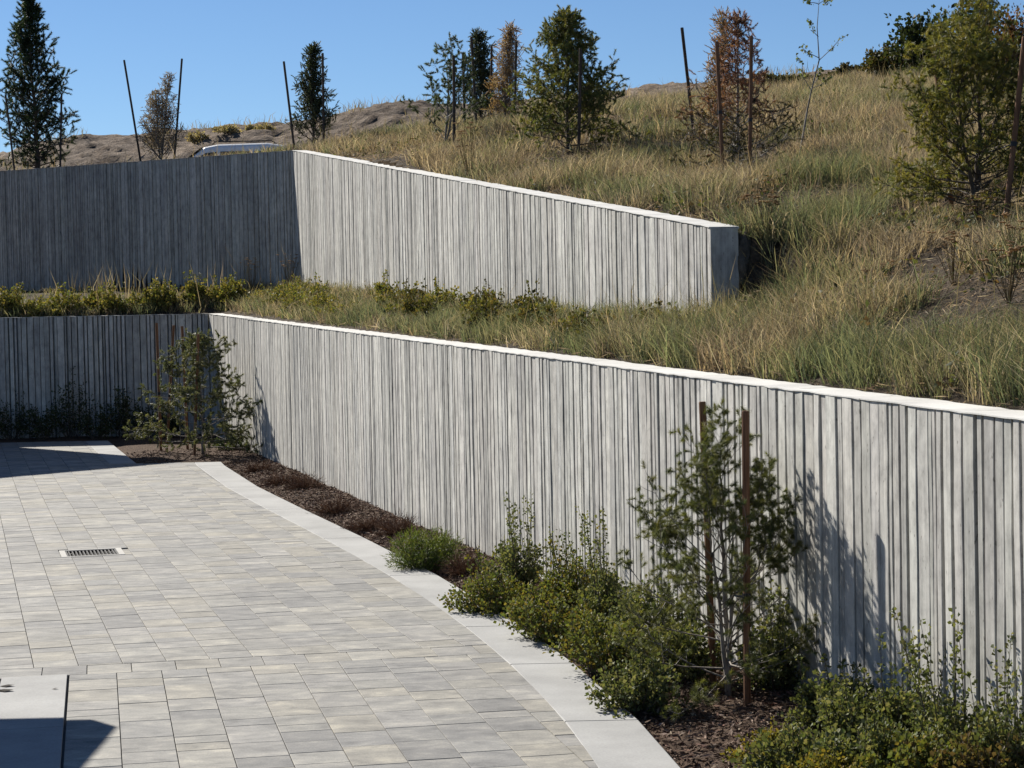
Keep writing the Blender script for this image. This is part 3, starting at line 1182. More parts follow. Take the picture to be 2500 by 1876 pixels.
def twig_clump(name, base, R, h, label, seed, cols, group=None, n=120, cat="shrub", blade=0.006):
    """dead wiry clump"""
    r = np.random.default_rng(seed)
    e = empty(name, tuple(base)); props(e, label, cat, group)
    B = np.array(base, float); V = []; F = []; C = []
    st = MB()
    for i in range(n):
        az = r.uniform(0, 2 * math.pi); u = r.random() ** .5
        d = np.array([math.cos(az) * u * R, math.sin(az) * u * R, h * r.uniform(.25, 1.0) * (1.15 - u)])
        pts = path(B + np.array([math.cos(az), math.sin(az), 0]) * R * .35 * r.random(), d, np.linalg.norm(d), 4, r, .22, -.03)
        c = tuple(np.array(cols[r.integers(len(cols))]) * r.uniform(.7, 1.25))
        st.tube(pts, [blade * .5, blade * .45, blade * .38, blade * .3, blade * .15], 3, cap=False, col=c)
        for _ in range(2):
            k = r.integers(1, 4); q = path(pts[k], r.normal(0, 1, 3) + d / (np.linalg.norm(d) + .01), R * .3, 2, r, .2)
            st.tube(q, [blade * .35, blade * .25, blade * .1], 3, cap=False, col=c)
    st.build("stems", M_GRASS, e, attrs=True)
    return e


# ------------------------------------------------------------------ stakes
def gz(X, Y):
    return float(ground_z(np.array([X]), np.array([Y]))[0])


def stake(top, bot, Y, label, group, mat=None, rad=0.026, bed_=False, tie=None, tie_h=0.45):
    """top/bot: preview pixels of a tree stake standing Y metres away"""
    T = at_y(D(top[0]), D(top[1]), Y); Bq = at_y(D(bot[0]), D(bot[1]), Y)
    d = (Bq - T) / (T[2] - Bq[2])
    g = bed_g(Bq[0], Y) if bed_ else gz(Bq[0], Y)
    Pb = T + d * (T[2] - g)
    e = empty("tree_stake", (Pb[0], Pb[1], g)); props(e, label, "stake", group)
    m = MB(); m.tube([Pb + d * 0.12, Pb, (Pb + T) / 2 + np.array([.002, 0, 0]), T - (T - Pb) * .004, T], [rad, rad, rad * .99, rad * .98, rad * .86], 10)
    m.build("pole", mat or M_STAKE_D, e)
    if tie is not None:
        q = Pb + (T - Pb) * tie_h
        m = MB(); m.tube([q - (T - Pb) * .012, q + (T - Pb) * .012], rad * 1.16, 10)
        tq = np.array(tie, float); tq[2] = q[2] - 0.02
        m.tube([q, (q + tq) / 2 - np.array([0, 0, .012]), tq], 0.007, 5)
        m.build("strap", M_STRAP, e)
    return Pb, T


def tree_at(xd, Y, topd, bed_=False, base_y=None):
    P = at_y(D(xd), D(topd), Y)
    g = bed_g(P[0], Y) if bed_ else gz(P[0], Y)
    return (P[0], Y, g), P[2] - g


G_PIN = [(0.14, 0.155, 0.05), (0.18, 0.185, 0.055), (0.10, 0.125, 0.046), (0.22, 0.21, 0.065)]
G_DARK = [(0.035, 0.058, 0.030), (0.05, 0.075, 0.036), (0.028, 0.046, 0.027)]
G_JUN = [(0.06, 0.078, 0.042), (0.085, 0.098, 0.052), (0.048, 0.064, 0.038)]
C_TAN = [(0.36, 0.25, 0.145), (0.44, 0.32, 0.20), (0.27, 0.18, 0.105)]
C_GREYTAN = [(0.30, 0.235, 0.18), (0.36, 0.29, 0.22), (0.23, 0.175, 0.13)]
C_RED = [(0.24, 0.125, 0.09), (0.30, 0.17, 0.125), (0.18, 0.10, 0.075)]

# --- trees on the hill, left to right
b, h = tree_at(72, 56.5, 12)
conifer("pine_tree", b, h, 1.0, "tall dark green pine with tufted branches above the shaded upper wall", 101, cols=G_DARK, n_prim=150, el=(12, 62),
        prof=lambda t: 0.30 + 0.75 * math.sin(math.pi * min(1, (t + .12)) ** 0.9) if t < .8 else 1.0 * (1 - t) * 2.4 + .12, tuft=0.22, needle=0.085, nn=90, w=0.012, n_sec=7, t0=.05, sec_len=.30, open_=1.2, tuft_step=0.55)
T1 = b
b, h = tree_at(342, 52.5, 166)
conifer("dead_juniper", b, h, 0.85, "leafless grey-tan dead juniper between two splayed stakes", 102, cols=C_GREYTAN, n_prim=120, el=(38, 72), bark=M_BARK_G, leaders=2,
        prof=lambda t: (1 - t) ** .7 * 0.95 + .06, tuft=0.12, needle=0.045, nn=20, w=0.012, n_sec=8, open_=.4, sparse=0, sec_len=.42)
T2 = b
b, h = tree_at(672, 48.0, 112)
conifer("juniper_tree", b, h, 0.66, "dense upright dark juniper behind the corner of the upper wall", 103, cols=G_JUN, n_prim=110, el=(50, 78),
        prof=lambda t: min(1, 1.0 * (1 - t) ** .62 * 1.05 + .05), tuft=0.13, needle=0.06, nn=30, w=0.013, n_sec=7, open_=0.6, sec_len=.5, t0=.02)
T3 = b
b, h = tree_at(958, 38.0, 108)
conifer("pinyon_pine", b, h, 1.0, "open thin-crowned young pinyon with bare lower limbs beside the dirt mound", 104, cols=[(0.075, 0.10, 0.048), (0.095, 0.12, 0.055)], n_prim=48, el=(34, 66),
        prof=lambda t: 1.0 - 0.75 * t, tuft=0.11, needle=0.05, nn=80, w=0.009, n_sec=5, sparse=0, t0=.04, bare=.55, sec_len=.26, leaders=2, bark=M_BARK_G, open_=1.4)
T4 = b
b, h = tree_at(1036, 44.5, 84)
conifer("juniper_tree", b, h, 0.68, "narrow dark juniper behind the brown dead juniper", 105, cols=G_JUN, n_prim=90, el=(48, 76),
        prof=lambda t: min(1, (1 - t) ** .55 + .05), tuft=0.13, needle=0.06, nn=30, w=0.013, n_sec=7, open_=0.6, sec_len=.5, t0=.02)
T5 = b
b, h = tree_at(1082, 42.0, 72)
conifer("dead_juniper", b, h, 0.5, "rusty tan dead juniper with feathery upswept twigs strapped between stakes", 106, cols=C_TAN, n_prim=110, el=(56, 80), lean=(0.16, 0),
        prof=lambda t: min(1, (1 - t) ** .5 * 1.05), tuft=0.16, needle=0.05, nn=22, w=0.012, n_sec=8, open_=.34, sec_len=.6, t0=.02, bark=M_BARK_G)
T6 = b
b, h = tree_at(1222, 34.0, 46)
conifer("pinyon_pine", b, h, 1.28, "full conical olive-green pinyon in long grass beside a single stake", 107, cols=G_PIN, n_prim=120, el=(10, 60),
        prof=lambda t: (1 - t) ** .72, tuft=0.11, needle=0.045, nn=76, w=0.008, n_sec=9, sec_len=.34, t0=.03, open_=1.25)
T7 = b
b, h = tree_at(1545, 33.0, 44)
conifer("dead_juniper", b, h, 0.42, "straw-coloured dead juniper standing behind the red-brown dying pinyon", 108, cols=C_TAN, n_prim=90, el=(60, 82),
        prof=lambda t: min(1, (1 - t) ** .6 + .05), tuft=0.15, needle=0.05, nn=22, w=0.01, n_sec=8, open_=.3, sec_len=.6, t0=.02, bark=M_BARK_G)
T8 = b
b, h = tree_at(1588, 29.0, 58)
conifer("dying_pinyon", b, h, 0.98, "dying pinyon with red-brown needles on top and olive lower limbs", 109, cols=[(0.075, 0.072, 0.035), (0.095, 0.075, 0.04), (0.06, 0.065, 0.032)], n_prim=92, el=(8, 64),
        prof=lambda t: (0.95 if t < .35 else 0.55) * (1 - t) ** .35, tuft=0.13, needle=0.042, nn=58, w=0.0075, n_sec=8, top_cols=C_RED, top_from=0.18, sparse=0.0, sec_len=.32, t0=.05, bark=M_BARK_G, open_=1.0)
T9 = b
b, h = tree_at(2105, 20.6, 22)
conifer("pinyon_pine", b, h, 1.05, "broad leafy pinyon with forked dark trunk on the slope beside two tall stakes", 110, cols=[(0.17, 0.175, 0.045), (0.22, 0.21, 0.052), (0.12, 0.135, 0.042), (0.27, 0.24, 0.06)], n_prim=112, el=(4, 60),
        prof=lambda t: .95 * (1 - t) ** .42, tuft=0.08, needle=0.036, nn=80, w=0.0048, n_sec=10, sec_len=.34, t0=0.05, leaders=3, bare=.35, open_=1.35, sparse=0.08)
T11 = b


# aspen sapling
def sapling():
    r = np.random.default_rng(77)
    b, h = tree_at(1742, 30.0, -14)
    e = empty("aspen_sapling", b); props(e, "thin bent leafless-looking sapling with few pale leaves on the grassy slope", "tree")
    px = [(1722, 400), (1728, 330), (1745, 240), (1752, 195), (1770, 130), (1765, 60), (1770, -10)]
    # drawn heights along one stem, real depth 30 m
    pts = [at_y(D(x), D(y), 30.0) + np.array([0, r.normal(0, .03), 0]) for x, y in px]
    pts[0] = np.array([pts[0][0], 30.0, gz(pts[0][0], 30.0) - .05])
    m = MB(); m.tube(pts, [.017, .015, .0125, .011, .009, .006, .003], 6)
    P = []; Dr = []
    for (x0, y0, x1, y1) in ((1752, 195, 1720, 120), (1760, 180, 1775, 150), (1770, 130, 1832, 75), (1768, 125, 1730, 100), (1768, 80, 1745, 45), (1767, 10, 1795, 0), (1767, 8, 1740, -2), (1756, 190, 1800, 165)):
        a = at_y(D(x0), D(y0), 30.0); c = at_y(D(x1), D(y1), 30.0 + r.normal(0, .2))
        q = [a, a * .6 + c * .4 + r.normal(0, .02, 3), a * .25 + c * .75 + r.normal(0, .02, 3), c]
        m.tube(q, [.006, .005, .004, .002], 4)
        for i in range(26):
            f = (.3 + .7 * r.random()) * 3 - 1e-3; k = int(f)
            P.append(q[k] + (q[k + 1] - q[k]) * (f - k) + r.normal(0, .015, 3)); Dr.append(r.normal(0, 1, 3) + np.array([0, 0, -.3]))
    m.build("trunk", M_BARK_G, e)
    P = np.array(P); Dr = np.array(Dr); n = len(P)
    L = .05 * r.uniform(.6, 1.2, n)
    V, F, C = leaf_cloud(P, Dr, L, L * .8, r, jitter_col([(0.13, 0.16, 0.07), (0.20, 0.21, 0.10), (0.09, 0.12, 0.05)], n, r))
    np_mesh("crown", V, F, M_LEAF, e, col=C)


sapling()

# stakes on the hill
S = "pair of stakes holding a young hill tree"
for tp, bt, Y, lab, grp, tie, hh, mt in (
    ((12, 205), (30, 360), 55.0, "thin dark stake beside the tall dark pine", "stakes by the tall dark pine", T1, .4, None),
    ((133, 205), (130, 362), 55.0, "thin dark stake beside the tall dark pine", "stakes by the tall dark pine", T1, .4, None),
    ((268, 130), (303, 345), 52.5, "leaning dark stake splayed outward from the grey-tan dead juniper", None, T2, .30, None),
    ((393, 127), (378, 325), 52.5, "dark stake near upright between the grey-tan dead juniper and the car", None, T2, .30, None),
    ((613, 133), (633, 300), 47.25, "slanting stake left free of the upright juniper behind the wall corner", None, T3, .3, None),
    ((697, 115), (699, 305), 47.2, "straight stake standing against the upright juniper behind the wall corner", None, T3, .3, None),
    ((980, 120), (981, 312), 37.0, "stake in front of the open thin-crowned pinyon by the dirt mound", None, T4, .4, None),
    ((1000, 115), (1004, 290), 43.7, "short stake between the thin-crowned pinyon and the narrow dark juniper", None, T5, .3, None),
    ((1018, 80), (1030, 292), 41.3, "tall stake strapped to the rusty tan dead juniper on the pinyon side", None, T6, .42, None),
    ((1062, 100), (1060, 290), 43.0, "stake hidden behind the rusty tan dead juniper", None, None, .4, None),
    ((1115, 90), (1111, 290), 41.4, "tall dark stake strapped to the rusty tan dead juniper, facing the conical pinyon", None, T6, .42, None),
    ((1254, 105), (1250, 335), 32.9, "single brown stake in front of the full conical pinyon", None, T7, .5, None),
    ((1473, 60), (1495, 260), 33.2, "thin dark stake leaning away from the straw-coloured dead juniper", None, T8, .42, None),
    ((1548, 90), (1562, 385), 28.2, "pale brown stake standing between the straw-coloured juniper and the dying pinyon", None, T9, .5, M_STAKE),
    ((1623, 78), (1619, 388), 28.1, "thick brown stake with a black strap at the dying red-brown pinyon", None, T9, .42, M_STAKE),
    ((2016, 95), (2062, 505), 21.4, "stake mostly hidden in the broad leafy pinyon, its tip showing above", None, T11, .5, M_STAKE),
    ((2214, 80), (2167, 522), 19.6, "long slanted stake leaning outward in front of the broad leafy pinyon", None, T11, .45, M_STAKE)):
    stake(tp, bt, Y, lab, grp, mt, 0.026, False, tie, hh)

# background scrub on the crest
OAK = [(0.055, 0.062, 0.022), (0.085, 0.075, 0.025), (0.042, 0.052, 0.022), (0.12, 0.09, 0.03)]


def bg_shrub(xd, yd_base, Y, wd, hd, label, cols, seed, leaf=0.11, name="scrub_bush", cat="bush", dens=1.0, group=None):
    P = at_y(D(xd), D(yd_base), Y); g = gz(P[0], Y)
    R = D(wd) / 2 / F_PX * Y; hh = at_y(D(xd), D(yd_base - hd), Y)[2] - g
    shrub(name, (P[0], Y, g), R, hh, label, seed, cat, group, cols, leaf, int(34 * dens), 34, bark=M_BARK)


bg_shrub(1995, 150, 52, 150, 128, "tall dark juniper bush on the crest behind the broad pinyon", [(0.026, 0.036, 0.016), (0.035, 0.046, 0.02)], 201, 0.12, "juniper_bush", dens=2.4)
bg_shrub(2100, 150, 50, 140, 150, "dark rounded crest juniper directly behind the broad pinyon's top", [(0.03, 0.042, 0.017), (0.04, 0.052, 0.02)], 202, 0.12, "juniper_bush", dens=2.4)
bg_shrub(2195, 150, 47, 90, 140, "reddish-brown autumn oak bush behind the broad pinyon", [(0.12, 0.06, 0.03), (0.16, 0.085, 0.045), (0.075, 0.06, 0.03)], 203, 0.09, "oak_bush", dens=2.0)
bg_shrub(1925, 165, 54, 110, 66, "olive-yellow scrub oak on the crest below the tall dark juniper bush", OAK, 204, 0.10, "oak_bush", dens=1.8)
bg_shrub(1905, 172, 55, 70, 60, "dark scrub bush at the foot of the olive-yellow scrub oak", [(0.04, 0.045, 0.02), (0.06, 0.06, 0.025)], 205, 0.10, dens=1.2)
for i, (x, y, w_, h_) in enumerate(((1640, 214, 70, 56), (1665, 206, 50, 42), (1700, 200, 70, 38), (1735, 200, 60, 34), (1828, 185, 44, 46), (1862, 182, 70, 36), (1795, 190, 60, 28))):
    bg_shrub(x, y, 57 + i * .4, w_, h_, "low grey-green brush on the skyline between the dying pinyon and the scrub oaks", [(0.05, 0.052, 0.028), (0.075, 0.068, 0.04), (0.04, 0.045, 0.026)], 210 + i, 0.09, "crest_brush", dens=.8, group="low brush along the skyline")
for i, (x, y, w_, h_) in enumerate(((425, 296, 44, 14), (490, 288, 56, 15), (575, 282, 60, 12), (545, 284, 40, 11), (755, 264, 24, 10), (470, 290, 24, 13))):
    bg_shrub(x, y, 76 + i * .4, w_, h_, "small dry grey-green tuft on top of the dirt bank", [(0.30, 0.25, 0.16), (0.36, 0.30, 0.19), (0.20, 0.18, 0.11)], 230 + i, 0.08, "crest_brush", dens=.8, group="dry tufts along the dirt bank")

# --- corner tree with four stakes
b, h = tree_at(432, 38.6, 716, True); h *= .92
conifer("pinyon_pine", b, h, 1.9, "wide ragged grey-green pinyon in the mulch at the corner of the lower walls", 120, cols=[(0.13, 0.145, 0.078), (0.10, 0.115, 0.062), (0.17, 0.175, 0.09)], n_prim=54, el=(-4, 50),
        prof=lambda t: (1 - t) ** .85 * (0.9 + .15 * math.sin(11 * t)), tuft=0.12, needle=0.055, nn=84, w=0.009, n_sec=9, sec_len=.32, t0=.07, bark=M_BARK_G, bare=.25, open_=1.3, lift=0.02, sparse=0.12)
T13 = b
for tp, bt, Y, lab in (((338, 698), (345, 900), 39.6, "pale thin stake farthest into the shaded side of the corner pinyon"),
                       ((375, 703), (364, 900), 39.4, "pale stake leaning inward in the crown of the corner pinyon"),
                       ((393, 705), (402, 900), 40.0, "pale stake behind the top of the corner pinyon"),
                       ((428, 722), (420, 982), 38.2, "brown stake standing in front of the corner pinyon's trunk")):
    stake(tp, bt, Y, lab, None, M_STAKE, 0.026, True, T13, .45)

# --- front pinyon by the wall with two stakes
b14 = at_z(1779, 1700)
b14 = (b14[0], b14[1], bed_g(b14[0], b14[1]))
h14 = (at_y(1745, 1045, b14[1])[2] - b14[2]) * .93
conifer("pinyon_pine", b14, h14, 1.02, "bushy open pinyon with grey twisted limbs in front of the sunlit lower wall", 131, cols=[(0.115, 0.13, 0.046), (0.15, 0.155, 0.052), (0.085, 0.10, 0.04)], n_prim=70, el=(6, 64),
        prof=lambda t: 0.95 - 0.35 * t if t < .6 else .74 - (t - .6) * 1.35, tuft=0.05, needle=0.036, nn=120, w=0.0023, n_sec=10, sec_len=.30, t0=0.06, leaders=3, bare=.42, bark=M_BARK_G, sparse=0.08, trunk_r=.024, tuft_step=0.85, open_=1.7)
stake((1517, 868), (1541, 1487), 14.25, "reddish-brown round stake rising behind the front pinyon at the wall", None, M_STAKE, 0.025, True, b14, .40)
stake((1610, 888), (1614, 1528), 13.55, "reddish-brown round stake with black strap standing in front of the front pinyon", None, M_STAKE, 0.025, True, b14, .37)


# ------------------------------------------------------------------ shrubs of the planting bed
ROSE = [(0.12, 0.138, 0.034), (0.155, 0.16, 0.038), (0.08, 0.105, 0.034), (0.18, 0.145, 0.04), (0.11, 0.13, 0.06)]
SNOW = [(0.10, 0.122, 0.05), (0.135, 0.15, 0.058), (0.075, 0.095, 0.045), (0.19, 0.19, 0.10)]
YEL = [(0.19, 0.16, 0.032), (0.14, 0.14, 0.035), (0.24, 0.19, 0.04), (0.10, 0.10, 0.03)]
BRN = [(0.105, 0.075, 0.035), (0.14, 0.11, 0.05), (0.085, 0.085, 0.03)]


def bed_pt(px, py):
    P = at_z(px, py)
    x = min(P[0], float(wall_x(P[1])) - 0.10)
    return (x, P[1], bed_g(x, P[1]))


shrub("mounding_juniper", bed_pt(1040, 1385), 0.36, 0.40, "small bright green mounding juniper spilling onto the kerb", 301, "shrub", None, [(0.10, 0.135, 0.03), (0.14, 0.165, 0.036), (0.07, 0.105, 0.03)], 0.04, 80, 30, needle=True)
twig_clump("straw_grass", bed_pt(1075, 1352), 0.16, 0.46, "tuft of straw-yellow grass behind the mounding juniper", 302, [(0.30, 0.24, 0.11), (0.22, 0.19, 0.08), (0.36, 0.29, 0.14)], n=110, cat="grass", blade=.005)
BED = [((1200, 1492), .36, .42, 6, .62, "wild rose shrub at the kerb next to the mounding juniper", ROSE),
       ((1262, 1448), .30, .50, 9, .85, "leafy shrub with tall shoots against the wall past the mounding juniper", SNOW),
       ((1345, 1560), .38, .46, 4, .5, "rounded olive wild rose shrub overhanging the kerb joint", ROSE),
       ((1400, 1500), .30, .50, 8, .72, "bushy shrub by the wall with reddish upright shoots", ROSE),
       ((1480, 1540), .26, .50, 8, .95, "slender shrub with high shoots on the wall beside the front pinyon", SNOW),
       ((1475, 1640), .36, .46, 4, .5, "wild rose shrub beneath the front pinyon's outer limbs", ROSE),
       ((1585, 1600), .34, .50, 6, .6, "green shrub against the wall beneath the front pinyon", SNOW),
       ((1560, 1725), .30, .36, 3, .4, "low green shrub reaching over the kerb below the front pinyon", SNOW),
       ((1660, 1670), .32, .42, 4, .5, "dense shaded shrub at the foot of the front pinyon", SNOW),
       ((1900, 1690), .28, .46, 7, .72, "leafy shrub between the front stake and the tree shadow on the wall", SNOW),
       ((2050, 1790), .28, .34, 4, .5, "dim shrub in the tree shadow at the wall foot", SNOW),
       ((2090, 1850), .32, .38, 5, .55, "grey-green shrub spreading from the wall past the tree shadow", SNOW),
       ((2210, 1850), .30, .42, 7, .82, "snowberry shrub with tall leafy shoots on the bare wall", SNOW),
       ((2320, 1900), .32, .44, 8, .85, "taller snowberry shrub with arching shoots on the bare wall", SNOW),
       ((2450, 1960), .32, .50, 9, .82, "snowberry shrub with dark shoots at the frame-side end of the bed", SNOW),
       ((1960, 1905), .30, .30, 2, .35, "low mixed green shrub at the bare mulch patch", SNOW),
       ((1880, 1885), .22, .26, 2, .3, "small yellow-green bushy plant at the edge of the mulch patch", YEL),
       ((2110, 1945), .30, .34, 3, .4, "green shrub in front of the tall snowberries", SNOW),
       ((2240, 1965), .28, .34, 2, .4, "green-brown shrub in front of the tall snowberries", ROSE),
       ((2175, 1958), .24, .24, 0, .3, "golden yellow low bush in the front of the bed", YEL),
       ((2325, 1965), .30, .34, 0, .4, "brownish low bush beside the golden yellow bush", BRN),
       ((2440, 1985), .32, .38, 2, .4, "brown-green low bush at the bed's corner", BRN),
       ((2030, 1960), .26, .26, 0, .3, "low green-yellow bush in front of the mulch patch", YEL)]
for i, (p, R, h_, sh, shh, lab, cols) in enumerate(BED):
    shrub("bed_shrub", bed_pt(*p), R, h_, lab, 310 + i, "shrub", "shrubs of the planting bed", cols, 0.030 if cols is not YEL else .022, 56, 56, sh, shh, ratio=.85)
DEAD = [(0.15, 0.085, 0.06), (0.20, 0.125, 0.085), (0.11, 0.065, 0.048), (0.24, 0.17, 0.12)]
for i, (p, R, h_, lab) in enumerate((((635, 1150), .30, .26, "dead red-brown wiry plant beyond the last kerb slab by the wall"),
                                     ((690, 1182), .34, .24, "flattened dead brown stems beside the kerb"),
                                     ((745, 1195), .32, .36, "dead brown wiry clump against the wall foot"),
                                     ((820, 1250), .34, .34, "branched dead brown clump midway along the mulch strip"),
                                     ((900, 1290), .30, .22, "low dead brown stems in the mulch strip"),
                                     ((970, 1305), .30, .40, "upright reddish dead clump next to the mounding juniper"),
                                     ((1135, 1400), .26, .34, "dead red-brown clump between the mounding juniper and the wild rose"))):
    twig_clump("dead_clump", bed_pt(*p), R, h_, lab, 350 + i, DEAD, "dead plants along the mulch strip", 170, "plant", .009)
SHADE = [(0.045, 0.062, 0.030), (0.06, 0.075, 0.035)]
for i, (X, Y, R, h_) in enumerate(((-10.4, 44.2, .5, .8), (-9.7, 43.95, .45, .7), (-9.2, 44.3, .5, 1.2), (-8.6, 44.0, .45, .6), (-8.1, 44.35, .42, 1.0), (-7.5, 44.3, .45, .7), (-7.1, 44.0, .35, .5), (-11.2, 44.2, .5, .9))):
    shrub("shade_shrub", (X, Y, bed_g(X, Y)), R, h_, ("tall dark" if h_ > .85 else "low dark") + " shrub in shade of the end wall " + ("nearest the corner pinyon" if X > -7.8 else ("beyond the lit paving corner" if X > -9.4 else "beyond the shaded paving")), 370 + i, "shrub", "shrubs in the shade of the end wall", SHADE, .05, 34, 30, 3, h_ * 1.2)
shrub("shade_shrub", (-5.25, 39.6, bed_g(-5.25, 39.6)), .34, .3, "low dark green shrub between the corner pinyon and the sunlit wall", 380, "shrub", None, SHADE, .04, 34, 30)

# ------------------------------------------------------------------ plants on the terrace strip
STRIP = [(0.14, 0.15, 0.042), (0.19, 0.175, 0.05), (0.10, 0.12, 0.04), (0.23, 0.19, 0.06)]
rs = np.random.default_rng(41)
for i in range(20):
    x = -11.6 + i * .31 + rs.uniform(-.2, .2)
    Y = 45.75 + rs.uniform(-.1, .5)
    R = rs.uniform(.22, .45); hh = rs.uniform(.22, .50)
    big = ("taller" if hh > .45 else "lower") + (" broad" if R > .45 else (" narrow" if R < .34 else ""))
    shrub("terrace_shrub", (x, Y, gz(x, Y)), R, hh, f"{big} yellow-green shrub above the shaded lower wall " + ("near its corner" if x > -7.3 else ("below the car" if x > -9.4 else "below the dead grey juniper")), 400 + i, "shrub", f"{big} shrubs above the shaded lower wall", STRIP, .06, 34, 32, 6, hh * 1.45)
k = 0
LANDM = ((640, "below the upper wall's corner"), (760, "below the corner juniper"), (955, "below the thin-crowned pinyon"), (1080, "below the rusty dead juniper"),
         (1225, "below the full conical pinyon"), (1400, "short of the wall end"), (1540, "near its dark end"))
seen_labels = {}


def strip_label(x, Y, colour, off, R):
    xd = project((x, Y, gz(x, Y)))[0] / 2500 * 2212
    lm = min(LANDM, key=lambda q: abs(q[0] - xd))[1]
    size_ = "small" if R < .26 else ("broad" if R > .33 else "mid-sized")
    where = "by the lower cap" if off < .8 else "by the upper wall's foot"
    return f"{size_} {colour} plant {where} {lm}"


for s in np.arange(0.01, 0.98, 0.025):
    Y = 44.5 - s * 26
    off = rs.uniform(.25, 1.35)
    x = float(wall_x(Y)) + off + .35
    R = rs.uniform(.20, .38); hh = rs.uniform(.16, .34)
    dark = s > .45 and rs.random() < .6
    shrub("terrace_shrub", (x, Y, gz(x, Y)), R, hh, strip_label(x, Y, "brown-green" if dark else "leafy green", off, R), 430 + k, "shrub",
          "brown-green plants between the walls" if dark else "green plants between the walls", [(0.075, 0.075, 0.024), (0.11, 0.085, 0.03), (0.055, 0.06, 0.022)] if dark else STRIP, .045, 30, 26, 3, hh * 1.5)
    k += 1

# dried flat-topped flower plants
def yarrow(xd, yd, Y, label, seed, n=14, H=.55, R=.22, group=None, col=(0.42, 0.27, 0.12)):
    r = np.random.default_rng(seed)
    P = at_y(D(xd), D(yd), Y); x = P[0]; g = gz(x, Y)
    e = empty("yarrow_plant", (x, Y, g)); props(e, label, "plant", group)
    m = MB(); heads = []
    for i in range(n):
        az = r.uniform(0, 6.28); u = r.random() ** .6
        d = np.array([math.cos(az) * R * u, math.sin(az) * R * u, H * r.uniform(.7, 1.1)])
        pts = path((x, Y, g - .02), d, np.linalg.norm(d), 3, r, .06, .05)
        m.tube(pts, [.004, .0035, .003, .002], 3, cap=False, col=(0.16, 0.12, 0.06))
        q = pts[-1]; rr = r.uniform(.025, .05)
        c = tuple(np.array(col) * r.uniform(.7, 1.15))
        hd = MB(); heads.append(hd)
        for b_ in range(7):
            o = np.array([r.normal(0, .45) * rr, r.normal(0, .45) * rr, r.normal(0, .004)])
            s_ = rr * .36
            V = [q + o + np.array([math.cos(a) * s_, math.sin(a) * s_, 0]) for a in np.arange(6) * math.pi / 3] + [q + o + np.array([0, 0, s_ * .5]), q + o + np.array([0, 0, -s_ * .6])]
            hd.add(V, [(j, (j + 1) % 6, 6) for j in range(6)] + [((j + 1) % 6, j, 7) for j in range(6)], col=c)
    m.build("stems", M_GRASS, e, attrs=True)
    for hd in heads:
        hd.build("flower_head", M_GRASS, e, attrs=True)


for i, (xd, yd, Y, lab, n, H) in enumerate((
    (1655, 605, 20.3, "orange-tan dried yarrow cluster beside the dark end of the upper wall", 26, .42),
    (1630, 640, 19.2, "small pale dried yarrow in front of the upper wall's end", 8, .35),
    (628, 640, 45.4, "tan dried yarrow at the foot of the upper wall's corner", 22, .75),
    (545, 640, 46.3, "dried yarrow left of the upper wall's corner among seed stalks", 16, .8),
    (2060, 690, 16.5, "dried tan yarrow on the open slope below the broad pinyon", 12, .4),
    (2180, 740, 15.0, "dried tan yarrow near the right end of the lower wall's cap", 14, .42),
    (2195, 700, 16.2, "reddish-tan dried yarrow cluster on the slope above the cap", 14, .42),
    (1905, 690, 17.0, "single small tan yarrow midway on the open slope", 5, .36),
    (2110, 520, 20.0, "cream dried yarrow at the trunk of the broad leafy pinyon", 14, .4),
    (1020, 650, 32.0, "golden dried stalks in front of the sunlit upper wall", 16, .85),
    (2135, 545, 19.6, "yellowish dried yarrow by the long slanted stake", 12, .35))):
    yarrow(xd, yd, Y, lab, 500 + i, n, H, col=(0.40, 0.27, 0.145) if i not in (1, 8) else (0.46, 0.38, 0.25))

# boulder by the wall end
def boulder():
    r = np.random.default_rng(9)
    q = at_y(D(1603), D(566), 20.2)
    e = (q[0], 20.2, q[2] - .22)
    import bmesh
    bm = bmesh.new(); bmesh.ops.create_icosphere(bm, subdivisions=3, radius=1.0)
    for v in bm.verts:
        c = v.co; s = 1 + .22 * (fbm(np.array([c.x * 1.7 + 3]), np.array([c.y * 1.7 + c.z * 2]), 5)[0] - .5) * 2
        v.co = Vector((c.x * .14 * s, c.y * .22 * s, c.z * .30 * s))
    me = bpy.data.meshes.new("boulder"); bm.to_mesh(me); bm.free()
    me.materials.append(M_ROCK)
    o = link_mesh("boulder", me); o.location = (e[0], e[1] + .05, e[2] + .22)
    props(o, "dark upright boulder tucked behind the end of the upper wall", "rock")


boulder()


